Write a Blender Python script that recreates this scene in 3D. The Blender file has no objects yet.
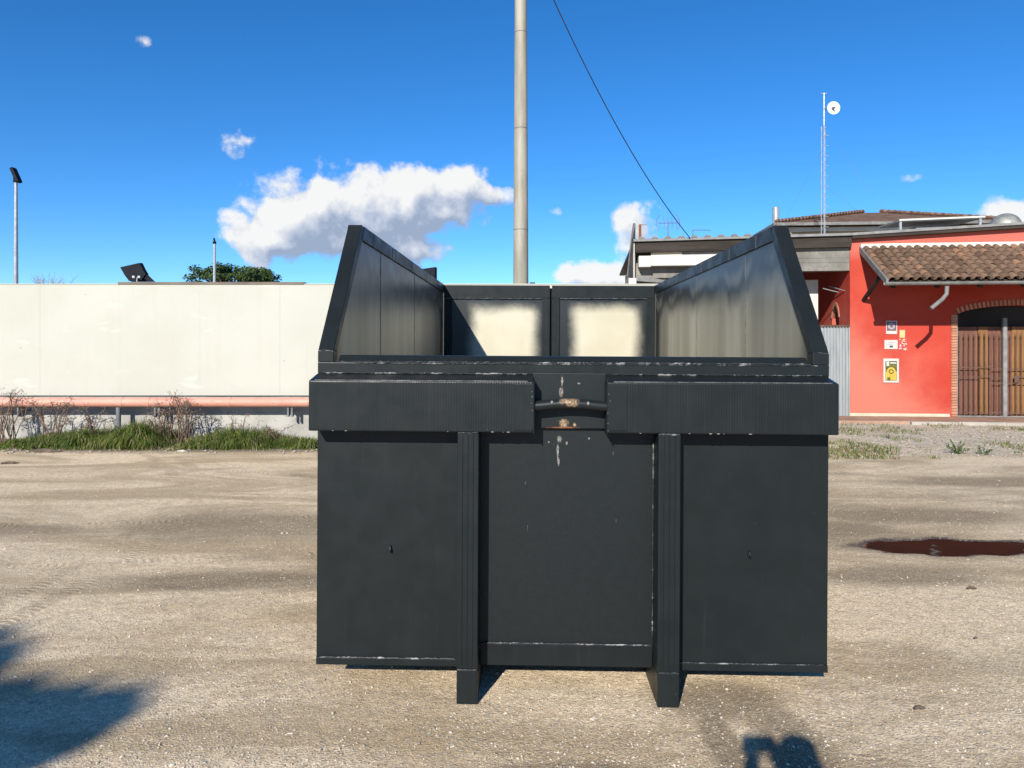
import bpy, bmesh, math, random
from mathutils import Vector, Matrix, noise as mnoise

sc = bpy.context.scene
R = math.radians
# ------------------------------------------------------------------ camera
F, CX, HY, H = 740.0, 512.0, 348.0, 1.72          # focal length, centre column, horizon row (pixels), eye height
cam_d = bpy.data.cameras.new("camera")
cam = bpy.data.objects.new("camera", cam_d)
sc.collection.objects.link(cam)
cam.location = (0, 0, H)
cam.rotation_euler = (math.pi / 2, 0, 0)
cam_d.sensor_width = 36.0
cam_d.lens = F / 1024 * 36
cam_d.shift_y = -(384 - HY) / 1024
cam_d.clip_start = 0.05
cam_d.clip_end = 4000
sc.camera = cam
# ------------------------------------------------------------------ light
SUN_EL, SUN_AZ = R(26.5), R(19)                   # sun behind the camera, to the left
SDIR = Vector((-math.sin(SUN_AZ) * math.cos(SUN_EL), -math.cos(SUN_AZ) * math.cos(SUN_EL), math.sin(SUN_EL)))
sd = bpy.data.lights.new("sun", 'SUN')
sd.energy = 5.0
sd.angle = R(0.53)
sd.color = (1.0, 0.955, 0.88)
so = bpy.data.objects.new("sun", sd)
sc.collection.objects.link(so)
so.location = (-6, -12, 14)
so.rotation_euler = SDIR.to_track_quat('Z', 'Y').to_euler()

world = bpy.data.worlds.new("World")
sc.world = world
world.use_nodes = True
wt = world.node_tree
wt.nodes.clear()


def wn(t, **kw):
    n = wt.nodes.new(t)
    for k, v in kw.items():
        setattr(n, k, v)
    return n


def wl(a, b):
    wt.links.new(a, b)


def wmath(op, a, b=None, c=None, clamp=False):
    n = wn('ShaderNodeMath', operation=op, use_clamp=clamp)
    for i, v in enumerate((a, b, c)):
        if v is None:
            continue
        if isinstance(v, (int, float)):
            n.inputs[i].default_value = v
        else:
            wl(v, n.inputs[i])
    return n.outputs[0]


sky = wn('ShaderNodeTexSky', sky_type='NISHITA', sun_disc=False)
sky.sun_elevation = SUN_EL
sky.sun_rotation = math.pi + SUN_AZ
sky.altitude = 20
sky.air_density = 0.7
sky.dust_density = 0.0
sky.ozone_density = 4.6
hs = wn('ShaderNodeHueSaturation')
hs.inputs['Saturation'].default_value = 1.22
hs.inputs['Value'].default_value = 1.0
wl(sky.outputs[0], hs.inputs['Color'])
bg_sky = wn('ShaderNodeBackground')
bg_sky.inputs['Strength'].default_value = 0.135
tint = wn('ShaderNodeMix', data_type='RGBA', blend_type='MULTIPLY')
tint.inputs['Factor'].default_value = 1.0
tint.inputs['B'].default_value = (0.92, 0.97, 1.0, 1)
wl(hs.outputs[0], tint.inputs['A'])
wl(tint.outputs['Result'], bg_sky.inputs['Color'])

tc = wn('ShaderNodeTexCoord')
sep = wn('ShaderNodeSeparateXYZ')
wl(tc.outputs['Generated'], sep.inputs[0])
dx, dy, dz = sep.outputs
azim = wmath('ARCTAN2', dx, dy)
elev = wmath('ARCSINE', dz)


def field(du, dv, only_shape=False):
    """cloud thickness at a direction moved by (du, dv) radians"""
    u = wmath('ADD', azim, du)
    v = wmath('ADD', elev, dv)
    cmb = wn('ShaderNodeCombineXYZ')
    wl(u, cmb.inputs[0]); wl(v, cmb.inputs[1])
    cmb.inputs[2].default_value = 0.37
    def fb(scale, detail, rough, dist=0.0):
        n = wn('ShaderNodeTexNoise', noise_dimensions='2D')
        n.inputs['Scale'].default_value = scale
        n.inputs['Detail'].default_value = detail
        n.inputs['Roughness'].default_value = rough
        n.inputs['Distortion'].default_value = dist
        wl(cmb.outputs[0], n.inputs['Vector'])
        return n.outputs['Fac']
    n1 = None if only_shape else fb(17.0, 8.0, 0.55, 0.15)
    if not only_shape:
        vo = wn('ShaderNodeTexVoronoi', feature='F1', normalize=True, voronoi_dimensions='2D')
        vo.inputs['Scale'].default_value = 26.0
        vo.inputs['Detail'].default_value = 3.0
        vo.inputs['Roughness'].default_value = 0.55
        wl(cmb.outputs[0], vo.inputs['Vector'])
        n1 = wmath('SUBTRACT', wmath('ADD', n1, 0.17), wmath('MULTIPLY', vo.outputs['Distance'], 0.40))
    shape = None
    def A(px):
        return math.atan2(px - CX, F)
    def E(px, py):
        return math.atan2(HY - py, math.hypot(F, px - CX))
    for (px, py, ra, rb, amp) in (
            (258, 236, 46, 34, 1.0), (292, 218, 56, 46, 1.2), (345, 210, 64, 42, 1.25), (398, 199, 62, 34, 1.2),
            (446, 183, 44, 26, 1.1), (498, 194, 46, 14, .80), (425, 216, 60, 34, 1.1), (405, 244, 58, 24, .98), (345, 238, 70, 24, .95),
            (240, 140, 23, 22, .7), (142, 44, 16, 15, .45), (640, 236, 36, 34, .98), (606, 275, 66, 17, 1.0),
            (560, 280, 30, 9, .6), (552, 212, 32, 10, .46), (910, 178, 22, 7, .5), (1034, 216, 60, 22, 1.0),
            (676, 260, 40, 22, .7), (150, 262, 30, 8, .0)):
        if amp <= 0:
            continue
        a = wmath('DIVIDE', wmath('SUBTRACT', u, A(px)), ra / F)
        b = wmath('DIVIDE', wmath('SUBTRACT', v, E(px, py)), rb / F)
        q = wmath('ADD', wmath('MULTIPLY', a, a), wmath('MULTIPLY', b, b))
        e = wmath('MULTIPLY', wmath('EXPONENT', wmath('MULTIPLY', q, -1.0)), amp)
        shape = e if shape is None else wmath('SMOOTH_MAX', shape, e, 0.12)
    if only_shape:
        return shape
    # further round the horizon the same loose fair-weather cumulus goes on
    low = fb(3.4, 2.0, 0.5)
    side = wn('ShaderNodeMapRange')
    side.inputs[1].default_value = 0.95; side.inputs[2].default_value = 1.25
    wl(wmath('ABSOLUTE', u), side.inputs[0])
    band = wn('ShaderNodeMapRange')
    band.inputs[1].default_value = 0.62; band.inputs[2].default_value = 0.2
    wl(v, band.inputs[0])
    rest = wmath('MULTIPLY', wmath('MULTIPLY', wmath('SUBTRACT', wmath('MULTIPLY', low, 3.2), 1.55), side.outputs[0]), band.outputs[0])
    shape = wmath('MAXIMUM', shape, rest)
    near = wn('ShaderNodeMapRange')
    near.inputs[1].default_value = 0.06; near.inputs[2].default_value = 0.42
    wl(shape, near.inputs[0])
    nn_ = wmath('MULTIPLY', wmath('SUBTRACT', n1, 0.5), near.outputs[0])
    d = wmath('SUBTRACT', wmath('ADD', shape, wmath('MULTIPLY', nn_, 1.45)), 0.50)
    return d, shape


d0, s0 = field(0.0, 0.0)
d1, s1 = field(-0.014, 0.018)
s2 = field(-0.055, 0.038, True)
alpha = wn('ShaderNodeMapRange', interpolation_type='SMOOTHSTEP')
alpha.inputs[1].default_value = -0.02
alpha.inputs[2].default_value = 0.32
wl(d0, alpha.inputs[0])
lit = wmath('ADD', wmath('MULTIPLY', wmath('SUBTRACT', d0, d1), 1.15), 0.58)
lit = wmath('ADD', lit, 0.12)
lit = wmath('SUBTRACT', lit, wmath('MULTIPLY', wmath('MAXIMUM', wmath('SUBTRACT', s2, 0.40), 0.0), 0.62), clamp=True)
# the cumulus turns its shaded flank and base to the lower right
ramp = wn('ShaderNodeValToRGB')
ramp.color_ramp.elements[0].position = 0.10
ramp.color_ramp.elements[0].color = (0.265, 0.325, 0.435, 1)
ramp.color_ramp.elements[1].position = 0.98
ramp.color_ramp.elements[1].color = (0.73, 0.728, 0.715, 1)
m_ = ramp.color_ramp.elements.new(0.45)
m_.color = (0.43, 0.475, 0.57, 1)
wl(lit, ramp.inputs[0])
bg_cl = wn('ShaderNodeBackground')
bg_cl.inputs['Strength'].default_value = 1.0
wl(ramp.outputs[0], bg_cl.inputs['Color'])
mixw = wn('ShaderNodeMixShader')
above = wn('ShaderNodeMapRange')
above.inputs[1].default_value = 0.0; above.inputs[2].default_value = 0.03
wl(dz, above.inputs[0])
wl(wmath('MULTIPLY', wmath('MULTIPLY', alpha.outputs[0], 0.97), above.outputs[0]), mixw.inputs[0])
wl(bg_sky.outputs[0], mixw.inputs[1])
wl(bg_cl.outputs[0], mixw.inputs[2])
wo = wn('ShaderNodeOutputWorld')
wl(mixw.outputs[0], wo.inputs['Surface'])

vs = sc.view_settings
vs.view_transform = 'Standard'
vs.look = 'None'
vs.exposure = 0.38
vs.gamma = 1.0
vs.use_curve_mapping = False
sc.render.engine = 'CYCLES'
sc.cycles.use_denoising = True
sc.cycles.max_bounces = 6

# ================================================================== helpers
COL = sc.collection
rnd = random.Random(7)


def px(x, y, Y):
    """point on the ray of a photo pixel at distance Y"""
    return Vector(((x - CX) / F * Y, Y, H + (HY - y) / F * Y))


class MB:
    def __init__(self):
        self.v, self.f, self.mi = [], [], []

    def add(self, vs, fs, mi=0):
        o = len(self.v)
        self.v += [tuple(p) for p in vs]
        self.f += [tuple(i + o for i in f) for f in fs]
        self.mi += [mi] * len(fs)
        return self

    def box(self, x0, x1, y0, y1, z0, z1, mi=0):
        return self.add([(x0, y0, z0), (x1, y0, z0), (x1, y1, z0), (x0, y1, z0), (x0, y0, z1), (x1, y0, z1), (x1, y1, z1), (x0, y1, z1)],
                        [(3, 2, 1, 0), (4, 5, 6, 7), (0, 1, 5, 4), (1, 2, 6, 5), (2, 3, 7, 6), (3, 0, 4, 7)], mi)

    def hexa(self, p, mi=0):
        return self.add(p, [(3, 2, 1, 0), (4, 5, 6, 7), (0, 1, 5, 4), (1, 2, 6, 5), (2, 3, 7, 6), (3, 0, 4, 7)], mi)

    def prism(self, poly, d, mi=0):
        """poly: 3D points of one face; d: extrusion vector"""
        n = len(poly)
        d = Vector(d)
        a = [Vector(p) for p in poly]
        return self.add(a + [p + d for p in a], [tuple(range(n))[::-1], tuple(range(n, 2 * n))] +
                        [(i, (i + 1) % n, (i + 1) % n + n, i + n) for i in range(n)], mi)

    def tube(self, pts, rad, n=8, mi=0, cap=True):
        pts = [Vector(p) for p in pts]
        m = len(pts)
        rs = rad if isinstance(rad, (list, tuple)) else [rad] * m
        vs, fs = [], []
        up = None
        for i, p in enumerate(pts):
            t = (pts[min(i + 1, m - 1)] - pts[max(i - 1, 0)])
            t = t.normalized() if t.length > 1e-9 else Vector((0, 0, 1))
            if up is None:
                up = Vector((0, 0, 1)) if abs(t.z) < .9 else Vector((1, 0, 0))
            s = t.cross(up)
            if s.length < 1e-6:
                s = t.cross(Vector((0, 1, 0)))
            s.normalize()
            up = s.cross(t).normalized()
            for k in range(n):
                a = 2 * math.pi * k / n
                vs.append(p + (s * math.cos(a) + up * math.sin(a)) * rs[i])
        for i in range(m - 1):
            for k in range(n):
                fs.append((i * n + k, i * n + (k + 1) % n, (i + 1) * n + (k + 1) % n, (i + 1) * n + k))
        if cap:
            fs.append(tuple(range(n))[::-1])
            fs.append(tuple(range((m - 1) * n, m * n)))
        return self.add(vs, fs, mi)

    def lathe(self, prof, n=24, c=(0, 0, 0), mi=0):
        vs, fs = [], []
        for r, z in prof:
            for k in range(n):
                a = 2 * math.pi * k / n
                vs.append((c[0] + r * math.cos(a), c[1] + r * math.sin(a), c[2] + z))
        for i in range(len(prof) - 1):
            for k in range(n):
                fs.append((i * n + k, i * n + (k + 1) % n, (i + 1) * n + (k + 1) % n, (i + 1) * n + k))
        fs.append(tuple(range(n))[::-1])
        fs.append(tuple(range((len(prof) - 1) * n, len(prof) * n)))
        return self.add(vs, fs, mi)

    def mesh(self, name, mats):
        me = bpy.data.meshes.new(name)
        me.from_pydata(self.v, [], self.f)
        for m in (mats if isinstance(mats, (list, tuple)) else [mats]):
            me.materials.append(m)
        if any(self.mi):
            me.polygons.foreach_set('material_index', self.mi)
        me.update()
        return me

    def build(self, name, mats, parent=None, off=None, bevel=0.0, smooth=False, seg=2):
        if off is not None:
            o = Vector(off)
            self.v = [tuple(Vector(p) - o) for p in self.v]
        me = self.mesh(name, mats)
        if bevel > 0:
            bm = bmesh.new()
            bm.from_mesh(me)
            es = [e for e in bm.edges if e.is_manifold and e.calc_face_angle(0) > 0.5]
            bmesh.ops.bevel(bm, geom=es, offset=bevel, segments=seg, profile=0.6, affect='EDGES', clamp_overlap=True)
            bm.to_mesh(me)
            bm.free()
        if smooth:
            me.polygons.foreach_set('use_smooth', [True] * len(me.polygons))
            me.set_sharp_from_angle(angle=R(42))
        ob = bpy.data.objects.new(name, me)
        COL.objects.link(ob)
        ob.parent = parent
        return ob


def tag(o, label=None, cat=None, group=None, kind=None):
    if label: o['label'] = label
    if cat: o['category'] = cat
    if group: o['group'] = group
    if kind: o['kind'] = kind
    return o


class Frame:
    def __init__(self, origin, rz):
        self.o = Vector(origin)
        self.rz = rz
        self.m = Matrix.Translation(self.o) @ Matrix.Rotation(rz, 4, 'Z')
        self.im = self.m.inverted()

    def px(self, x, y, depth=0.0):
        """local point where the ray of a photo pixel meets the local plane y = depth"""
        c = self.im @ Vector((0, 0, H))
        d = (self.im @ px(x, y, 10.0)) - c
        t = (depth - c.y) / d.y
        return c + d * t


WF = Frame((0, 0, 0), 0)


def thing(name, label, cat, base=(0, 0, 0), frame=WF, group=None):
    o = bpy.data.objects.new(name, None)
    o.empty_display_size = 0.2
    COL.objects.link(o)
    o.location = frame.m @ Vector(base)
    o.rotation_euler = (0, 0, frame.rz)
    return tag(o, label, cat, group)


def place(o, base=(0, 0, 0), frame=WF):
    o.location = frame.m @ Vector(base)
    o.rotation_euler = (0, 0, frame.rz)
    return o


def part(mesh, name, parent, loc=(0, 0, 0), rot=(0, 0, 0), scale=(1, 1, 1)):
    o = bpy.data.objects.new(name, mesh)
    COL.objects.link(o)
    o.parent = parent
    o.location = loc
    o.rotation_euler = rot
    o.scale = scale
    return o


# ------------------------------------------------------------------ materials
class Mat:
    def __init__(self, name, rough=0.6, spec=0.5, metallic=0.0):
        self.m = bpy.data.materials.new(name)
        self.m.use_nodes = True
        self.t = self.m.node_tree
        self.b = self.t.nodes['Principled BSDF']
        self.b.inputs['Roughness'].default_value = rough
        self.b.inputs['Specular IOR Level'].default_value = spec
        self.b.inputs['Metallic'].default_value = metallic
        self.tc = None
        self.dims = '3D'
        self.vcache = {}

    def n(self, typ, **kw):
        n = self.t.nodes.new(typ)
        for k, v in kw.items():
            setattr(n, k, v)
        return n

    def l(self, a, b):
        self.t.links.new(a, b)

    def inp(self, sock, v):
        if isinstance(v, (int, float)):
            sock.default_value = v
        elif isinstance(v, (tuple, list)):
            sock.default_value = tuple(v) + ((1,) if len(v) == 3 and len(sock.default_value) == 4 else ())
        else:
            self.l(v, sock)

    def coord(self, which='Object'):
        if self.tc is None:
            self.tc = self.n('ShaderNodeTexCoord')
        return self.tc.outputs[which]

    def pos(self):
        return self.n('ShaderNodeNewGeometry').outputs['Position']

    def scaled(self, vec, s):
        mp = self.n('ShaderNodeMapping')
        mp.inputs['Scale'].default_value = s
        self.l(vec, mp.inputs['Vector'])
        return mp.outputs[0]

    def noise(self, scale, detail=4, rough=0.55, vec=None, dist=0.0, col=False):
        n = self.n('ShaderNodeTexNoise', noise_dimensions=self.dims)
        n.inputs['Scale'].default_value = scale
        n.inputs['Detail'].default_value = detail
        n.inputs['Roughness'].default_value = rough
        n.inputs['Distortion'].default_value = dist
        self.l(vec if vec is not None else self.coord(), n.inputs['Vector'])
        return n.outputs['Color' if col else 'Fac']

    def voro(self, scale, vec=None, feature='F1', out='Distance', rand=1.0):
        if scale in self.vcache:
            return self.vcache[scale].outputs[out]
        n = self.n('ShaderNodeTexVoronoi', feature=feature, voronoi_dimensions=self.dims)
        self.vcache[scale] = n
        n.inputs['Scale'].default_value = scale
        n.inputs['Randomness'].default_value = rand
        self.l(vec if vec is not None else self.coord(), n.inputs['Vector'])
        return n.outputs[out]

    def math(self, op, a, b=0.0, c=None, clamp=False):
        n = self.n('ShaderNodeMath', operation=op, use_clamp=clamp)
        self.inp(n.inputs[0], a)
        self.inp(n.inputs[1], b)
        if c is not None:
            self.inp(n.inputs[2], c)
        return n.outputs[0]

    def rng(self, v, a, b, lo=0.0, hi=1.0, smooth=True):
        n = self.n('ShaderNodeMapRange')
        if smooth:
            n.interpolation_type = 'SMOOTHSTEP'
        self.inp(n.inputs[0], v)
        for i, q in enumerate((a, b, lo, hi)):
            self.inp(n.inputs[1 + i], q)
        return n.outputs[0]

    def mix(self, fac, a, b, blend='MIX'):
        n = self.n('ShaderNodeMix', data_type='RGBA', blend_type=blend)
        self.inp(n.inputs['Factor'], fac)
        self.inp(n.inputs['A'], a)
        self.inp(n.inputs['B'], b)
        return n.outputs['Result']

    def xyz(self, v):
        s = self.n('ShaderNodeSeparateXYZ')
        self.l(v, s.inputs[0])
        return s.outputs

    def rand(self):
        return self.n('ShaderNodeObjectInfo').outputs['Random']

    def col(self, c):
        self.inp(self.b.inputs['Base Color'], c)
        return self

    def rough(self, r):
        self.inp(self.b.inputs['Roughness'], r)
        return self

    def bump(self, h, strength=0.3, dist=0.01):
        n = self.n('ShaderNodeBump')
        n.inputs['Strength'].default_value = strength
        n.inputs['Distance'].default_value = dist
        self.l(h, n.inputs['Height'])
        old = self.b.inputs['Normal'].links
        if old:
            self.l(old[0].from_socket, n.inputs['Normal'])
        self.l(n.outputs[0], self.b.inputs['Normal'])
        return self


def var(name, c1, c2, scale=3.0, rough=0.7, spec=0.4, bump=0.0, bscale=40, metallic=0.0, rnd_amt=0.0, stretch=None, c3=None):
    m = Mat(name, rough, spec, metallic)
    vec = m.coord()
    if stretch:
        vec = m.scaled(vec, stretch)
    f = m.rng(m.noise(scale, 5, 0.6, vec), 0.32, 0.68)
    c = m.mix(f, c1, c2)
    if c3:
        c = m.mix(m.rng(m.noise(scale * 6.3, 3, 0.6), 0.55, 0.75), c, c3)
    if rnd_amt:
        c = m.mix(m.math('MULTIPLY', m.rand(), rnd_amt), c, tuple(x * 0.35 for x in c1))
    m.col(c)
    m.rough(m.rng(m.noise(scale * 4, 3), 0.3, 0.7, max(0.02, rough - 0.08), min(1, rough + 0.08)))
    if bump:
        m.bump(m.noise(bscale, 5, 0.6), bump, 0.01)
    return m.m


def paint_mat(name, ribs=False, inner=None):
    m = Mat(name, 0.38, 0.5 if inner else 0.2)
    co = m.coord()
    x, y, z = m.xyz(co)
    big = m.noise(1.6, 5, 0.6)
    base = m.mix(m.rng(big, 0.3, 0.7), (0.0098, 0.0128, 0.0132), (0.0112, 0.0145, 0.0150))
    # thin vertical runs of dust and rain
    vs_ = m.noise(1.0, 4, 0.7, m.scaled(co, (34, 34, 1.1)))
    base = m.mix(m.rng(vs_, 0.56, 0.82, 0, 0.40), base, (0.028, 0.029, 0.028))
    cloudy = m.noise(4.5, 4, 0.6, m.scaled(co, (1, 1, .6)))
    base = m.mix(m.rng(cloudy, 0.55, 0.8, 0, 0.10), base, (0.022, 0.026, 0.028))
    # pin-head chips
    ch = m.voro(26, None, 'F1', 'Distance')
    chm = m.math('MULTIPLY', m.rng(ch, 0.045, 0.02), m.rng(m.noise(3.1, 2), 0.56, 0.62))
    base = m.mix(m.math('MULTIPLY', chm, .55), base, (0.30, 0.30, 0.28))
    if inner:
        prim = m.mix(m.rng(m.noise(1.0, 4, 0.6, m.scaled(co, (3.4, 3.4, .5))), 0.3, 0.7), (0.31, 0.280, 0.195), (0.42, 0.385, 0.28))
        st = m.noise(1.0, 2, 0.5, m.scaled(co, (2.9, 2.9, 0.10)))        # vertical passes of the spray gun
        wob = m.noise(2.3, 3, 0.55)
        if inner == 'side':
            top = m.math('ADD', m.math('MULTIPLY', m.math('SUBTRACT', st, 0.5), 0.34), m.math('MULTIPLY', m.math('SUBTRACT', wob, .5), .16))
            fz = m.rng(m.math('ADD', z, top), 2.02, 2.22, 1, 0)
            ends = m.math('MULTIPLY', m.rng(y, 0.06, 0.26), m.rng(y, 4.55, 4.2))
            thin = m.rng(st, 0.3, 0.7, 0.42, 0.95)
            band = m.math('MULTIPLY', m.math('MULTIPLY', m.rng(m.math('ADD', z, top), 2.17, 2.25), m.rng(m.math('ADD', z, top), 2.34, 2.26)), m.rng(st, 0.4, .62, .02, .34))  # pale band painted in for the bright satin reflection on the left wall
            msk = m.math('ADD', m.math('MULTIPLY', m.math('MULTIPLY', fz, ends), thin), band)
            base = m.mix(m.math('MULTIPLY', msk, 1.0, clamp=True), base, prim)
        else:                                                            # rear doors, one bare field on each leaf
            cream = m.mix(m.rng(m.noise(2.2, 4), 0.3, 0.7), (0.50, 0.455, 0.325), (0.56, 0.515, 0.385))
            ax = m.math('ABSOLUTE', m.math('SUBTRACT', m.math('ABSOLUTE', m.math('SUBTRACT', x, inner[1])), inner[2]))
            w2 = m.math('MULTIPLY', m.math('SUBTRACT', wob, .5), .14)
            w3 = m.math('MULTIPLY', m.math('SUBTRACT', m.noise(30, 2), .5), .03)
            ww = m.math('ADD', w2, w3)
            fx = m.rng(m.math('ADD', ax, ww), inner[3] - .13, inner[3] + .05, 1, 0)
            fz = m.rng(m.math('ADD', z, ww), 2.09, 2.26, 1, 0)
            base = m.mix(m.math('MULTIPLY', fx, fz), base, cream)
        m.rough(0.33)
    else:
        m.rough(m.rng(m.noise(7, 4), 0.3, 0.7, 0.34, 0.48))
    m.col(base)
    if ribs:
        w = m.n('ShaderNodeTexWave', wave_type='BANDS', bands_direction='X', wave_profile='SIN')
        w.inputs['Scale'].default_value = 26
        w.inputs['Distortion'].default_value = 3.0
        w.inputs['Detail'].default_value = 2
        w.inputs['Detail Scale'].default_value = .6
        m.l(m.scaled(co, (1, 1, 0.02)), w.inputs['Vector'])
        fn = m.noise(1, 2, .5, m.scaled(co, (60, 1, .6)))
        m.bump(m.math('ADD', m.math('MULTIPLY', w.outputs['Fac'], .35), fn), 0.30, 0.003)
    else:
        m.bump(m.noise(1.3, 2, 0.5), 0.16, 0.06)
        m.bump(m.noise(55, 3, 0.5), 0.05, 0.004)
    return m.m


M = {}
M['paint'] = paint_mat('anthracite_paint')
M['paint_rib'] = paint_mat('anthracite_ribbed', ribs=True)
M['paint_side'] = paint_mat('inner_sheet_overspray_and_sheen', inner='side')
M['paint_door'] = paint_mat('rear_door_overspray', inner=('door', 0.06, 0.58, 0.40))
M['edge'] = var('worn_bright_edge', (0.035, 0.037, 0.038), (0.16, 0.16, 0.15), 26, 0.45, 0.5)
m = Mat('weld_seam', .5, .5)
m.col(m.mix(m.rng(m.noise(11, 4, .7), .50, .68), (0.013, 0.016, 0.017), (0.30, 0.295, 0.28)))
m.bump(m.noise(90, 3), .4, .01)
M['weld'] = m.m
M['rubdown'] = var('worn_bar_steel', (0.16, 0.105, 0.06), (0.40, 0.29, 0.17), 45, 0.5, 0.5, 0.3, 90, c3=(0.12, .06, .03))
M['rust'] = var('rust', (0.16, 0.055, 0.02), (0.28, 0.11, 0.045), 30, 0.85, 0.2)
M['chip'] = var('scraped_paint', (0.20, 0.20, 0.185), (0.38, 0.375, 0.345), 60, 0.7, 0.3)
M['black'] = var('black_sheet', (0.004, 0.005, 0.009), (0.007, 0.008, 0.013), 4, 0.6, 0.15)


# ------------------------------------------------------------------ ground
PUD = (3.76, 6.45)


def ground_h(x, y):
    d = math.hypot(x, y - 6)
    a = 0.010 * mnoise.fractal(Vector((x * .55, y * .8, 3.1)), 1.0, 2.0, 3) + 0.004 * mnoise.fractal(Vector((x * 3.1, y * 3.1, 9.1)), 1.0, 2.0, 2)
    fade = max(0.0, min(1.0, (24 - d) / 8))
    # flat pad where the container stands
    cx, cy = (x - 0.33) / 1.55, (y - 6.0) / 2.9
    pad = max(0.0, min(1.0, (max(abs(cx), abs(cy)) - 0.95) / 0.25))
    h = a * fade * (0.15 + 0.85 * pad)
    # puddle hollow
    ex, ey = (x - PUD[0]) / 0.84, (y - PUD[1]) / 0.36
    q = math.hypot(ex, ey)
    w = 0.14 * mnoise.noise(Vector((x * 2.0, y * 3.4, 5.5))) + 0.22 * mnoise.noise(Vector((x * 6.0, y * 9.4, 1.5)))
    h -= 0.042 * max(0.0, 1 - (q + w) ** 2) if q + w < 1 else 0
    return h


def axis(lo, hi, step, far):
    a = []
    v = lo
    s = step
    left = []
    while v > -far:
        s *= 1.28
        v -= s
        left.append(v)
    v = lo
    mid = []
    while v < hi:
        mid.append(v)
        v += step
    right = [v]
    s = step
    while v < far:
        s *= 1.28
        v += s
        right.append(v)
    return left[::-1] + mid + right


gx = axis(-10.0, 13.0, 0.085, 900)
gy = axis(1.6, 19.0, 0.085, 900)
gv = [(x, y, ground_h(x, y)) for y in gy for x in gx]
nx = len(gx)
gf = [(j * nx + i, j * nx + i + 1, (j + 1) * nx + i + 1, (j + 1) * nx + i) for j in range(len(gy) - 1) for i in range(nx - 1)]
g = MB()
g.add(gv, gf)

m = Mat('gravel_yard', 0.93, 0.25)
m.dims = '2D'
p = m.pos()
X, Y, Z = m.xyz(p)
tracks = m.noise(1.0, 5, 0.62, m.scaled(p, (0.34, 1.15, 1)), 0.8)
patch = m.noise(0.75, 6, 0.62, m.scaled(p, (0.7, 1.0, 1)), 0.4)
fine = m.noise(14, 5, 0.7, p)
c = m.mix(m.rng(tracks, 0.36, 0.62), (0.465, 0.350, 0.212), (0.745, 0.588, 0.390))
c = m.mix(m.rng(patch, 0.50, 0.72, 0, 0.62), c, (0.42, 0.305, 0.170))
c = m.mix(m.rng(m.noise(0.5, 3, 0.5, p), 0.55, 0.75, 0, 0.5), c, (0.74, 0.595, 0.390))
c = m.mix(m.rng(fine, 0.40, 0.75, 0, 0.5), c, (0.40, 0.292, 0.165))


def blob(cx, cy, rx, ry, soft=0.6):
    a = m.math('DIVIDE', m.math('SUBTRACT', X, cx), rx)
    b = m.math('DIVIDE', m.math('SUBTRACT', Y, cy), ry)
    q = m.math('SQRT', m.math('ADD', m.math('MULTIPLY', a, a), m.math('MULTIPLY', b, b)))
    q = m.math('ADD', q, m.math('MULTIPLY', m.math('SUBTRACT', patch, .5), .8))
    return m.rng(q, 1.0, 1.0 - soft, 0, 1)


damp = None
for bl in ((-2.5, 7.2, 1.9, 0.85), (-2.0, 5.45, 1.3, 0.30), (0.98, 3.62, 0.42, 0.26), (1.22, 3.15, 0.20, 0.62), (0.92, 3.2, 0.10, .5), 
           (2.9, 7.0, 1.0, 0.55), (3.7, 6.5, 1.35, 0.55), (4.2, 7.6, 1.5, 0.5), (2.9, 5.6, 1.0, 0.35), (0.2, 3.0, 0.5, 0.12), (-5.0, 7.0, 1.6, .35), (6.2, 9.5, 2.2, .5)):
    f = blob(*bl)
    damp = f if damp is None else m.math('MAXIMUM', damp, f)
c = m.mix(m.math('MULTIPLY', damp, 0.72), c, (0.215, 0.158, 0.095))
# tyre tracks: pressed bands with tread bars
trk = None
bars = None
for (tx, ty, tr, tw_, per_) in ((-13.0, 5.5, 9.55, .10, .055), (-13.0, 5.5, 9.85, .10, .055), (7.0, 3.4, 5.92, .11, .05), (7.0, 3.4, 5.50, .11, .05),
                               (2.0, 30.0, 20.6, .16, .07), (2.0, 30.0, 19.2, .16, .07), (-6.0, 27.0, 19.9, .15, .06), (-6.0, 27.0, 21.3, .15, .06), (9.0, 22.0, 14.2, .15, .06)):
    ax_, ay_ = m.math('SUBTRACT', X, tx), m.math('SUBTRACT', Y, ty)
    rr_ = m.math('SQRT', m.math('ADD', m.math('MULTIPLY', ax_, ax_), m.math('MULTIPLY', ay_, ay_)))
    q = m.math('ABSOLUTE', m.math('SUBTRACT', m.math('ADD', rr_, m.math('MULTIPLY', m.math('SUBTRACT', patch, .5), .12)), tr))
    f = m.rng(q, tw_, tw_ * .55)
    ang_ = m.math('MULTIPLY', m.math('ARCTAN2', ay_, ax_), tr * 6.283 / per_)
    b_ = m.math('MULTIPLY', m.math('SINE', m.math('ADD', ang_, m.math('MULTIPLY', q, 40.0))), f)
    trk = f if trk is None else m.math('MAXIMUM', trk, f)
    bars = b_ if bars is None else m.math('ADD', bars, b_)
trk = m.math('MULTIPLY', trk, m.rng(m.noise(.9, 4, .6, p), .42, .62))
bars = m.math('MULTIPLY', bars, m.rng(m.noise(1.7, 4, .6, p), .45, .62))
c = m.mix(m.math('MULTIPLY', trk, .40), c, (0.30, 0.225, 0.135))
# soaked rim of the puddle
wet = m.rng(m.math('ADD', Z, m.math('MULTIPLY', m.math('SUBTRACT', fine, .5), .012)), -0.004, -0.014)
c = m.mix(wet, c, (0.075, 0.052, 0.034))
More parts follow.
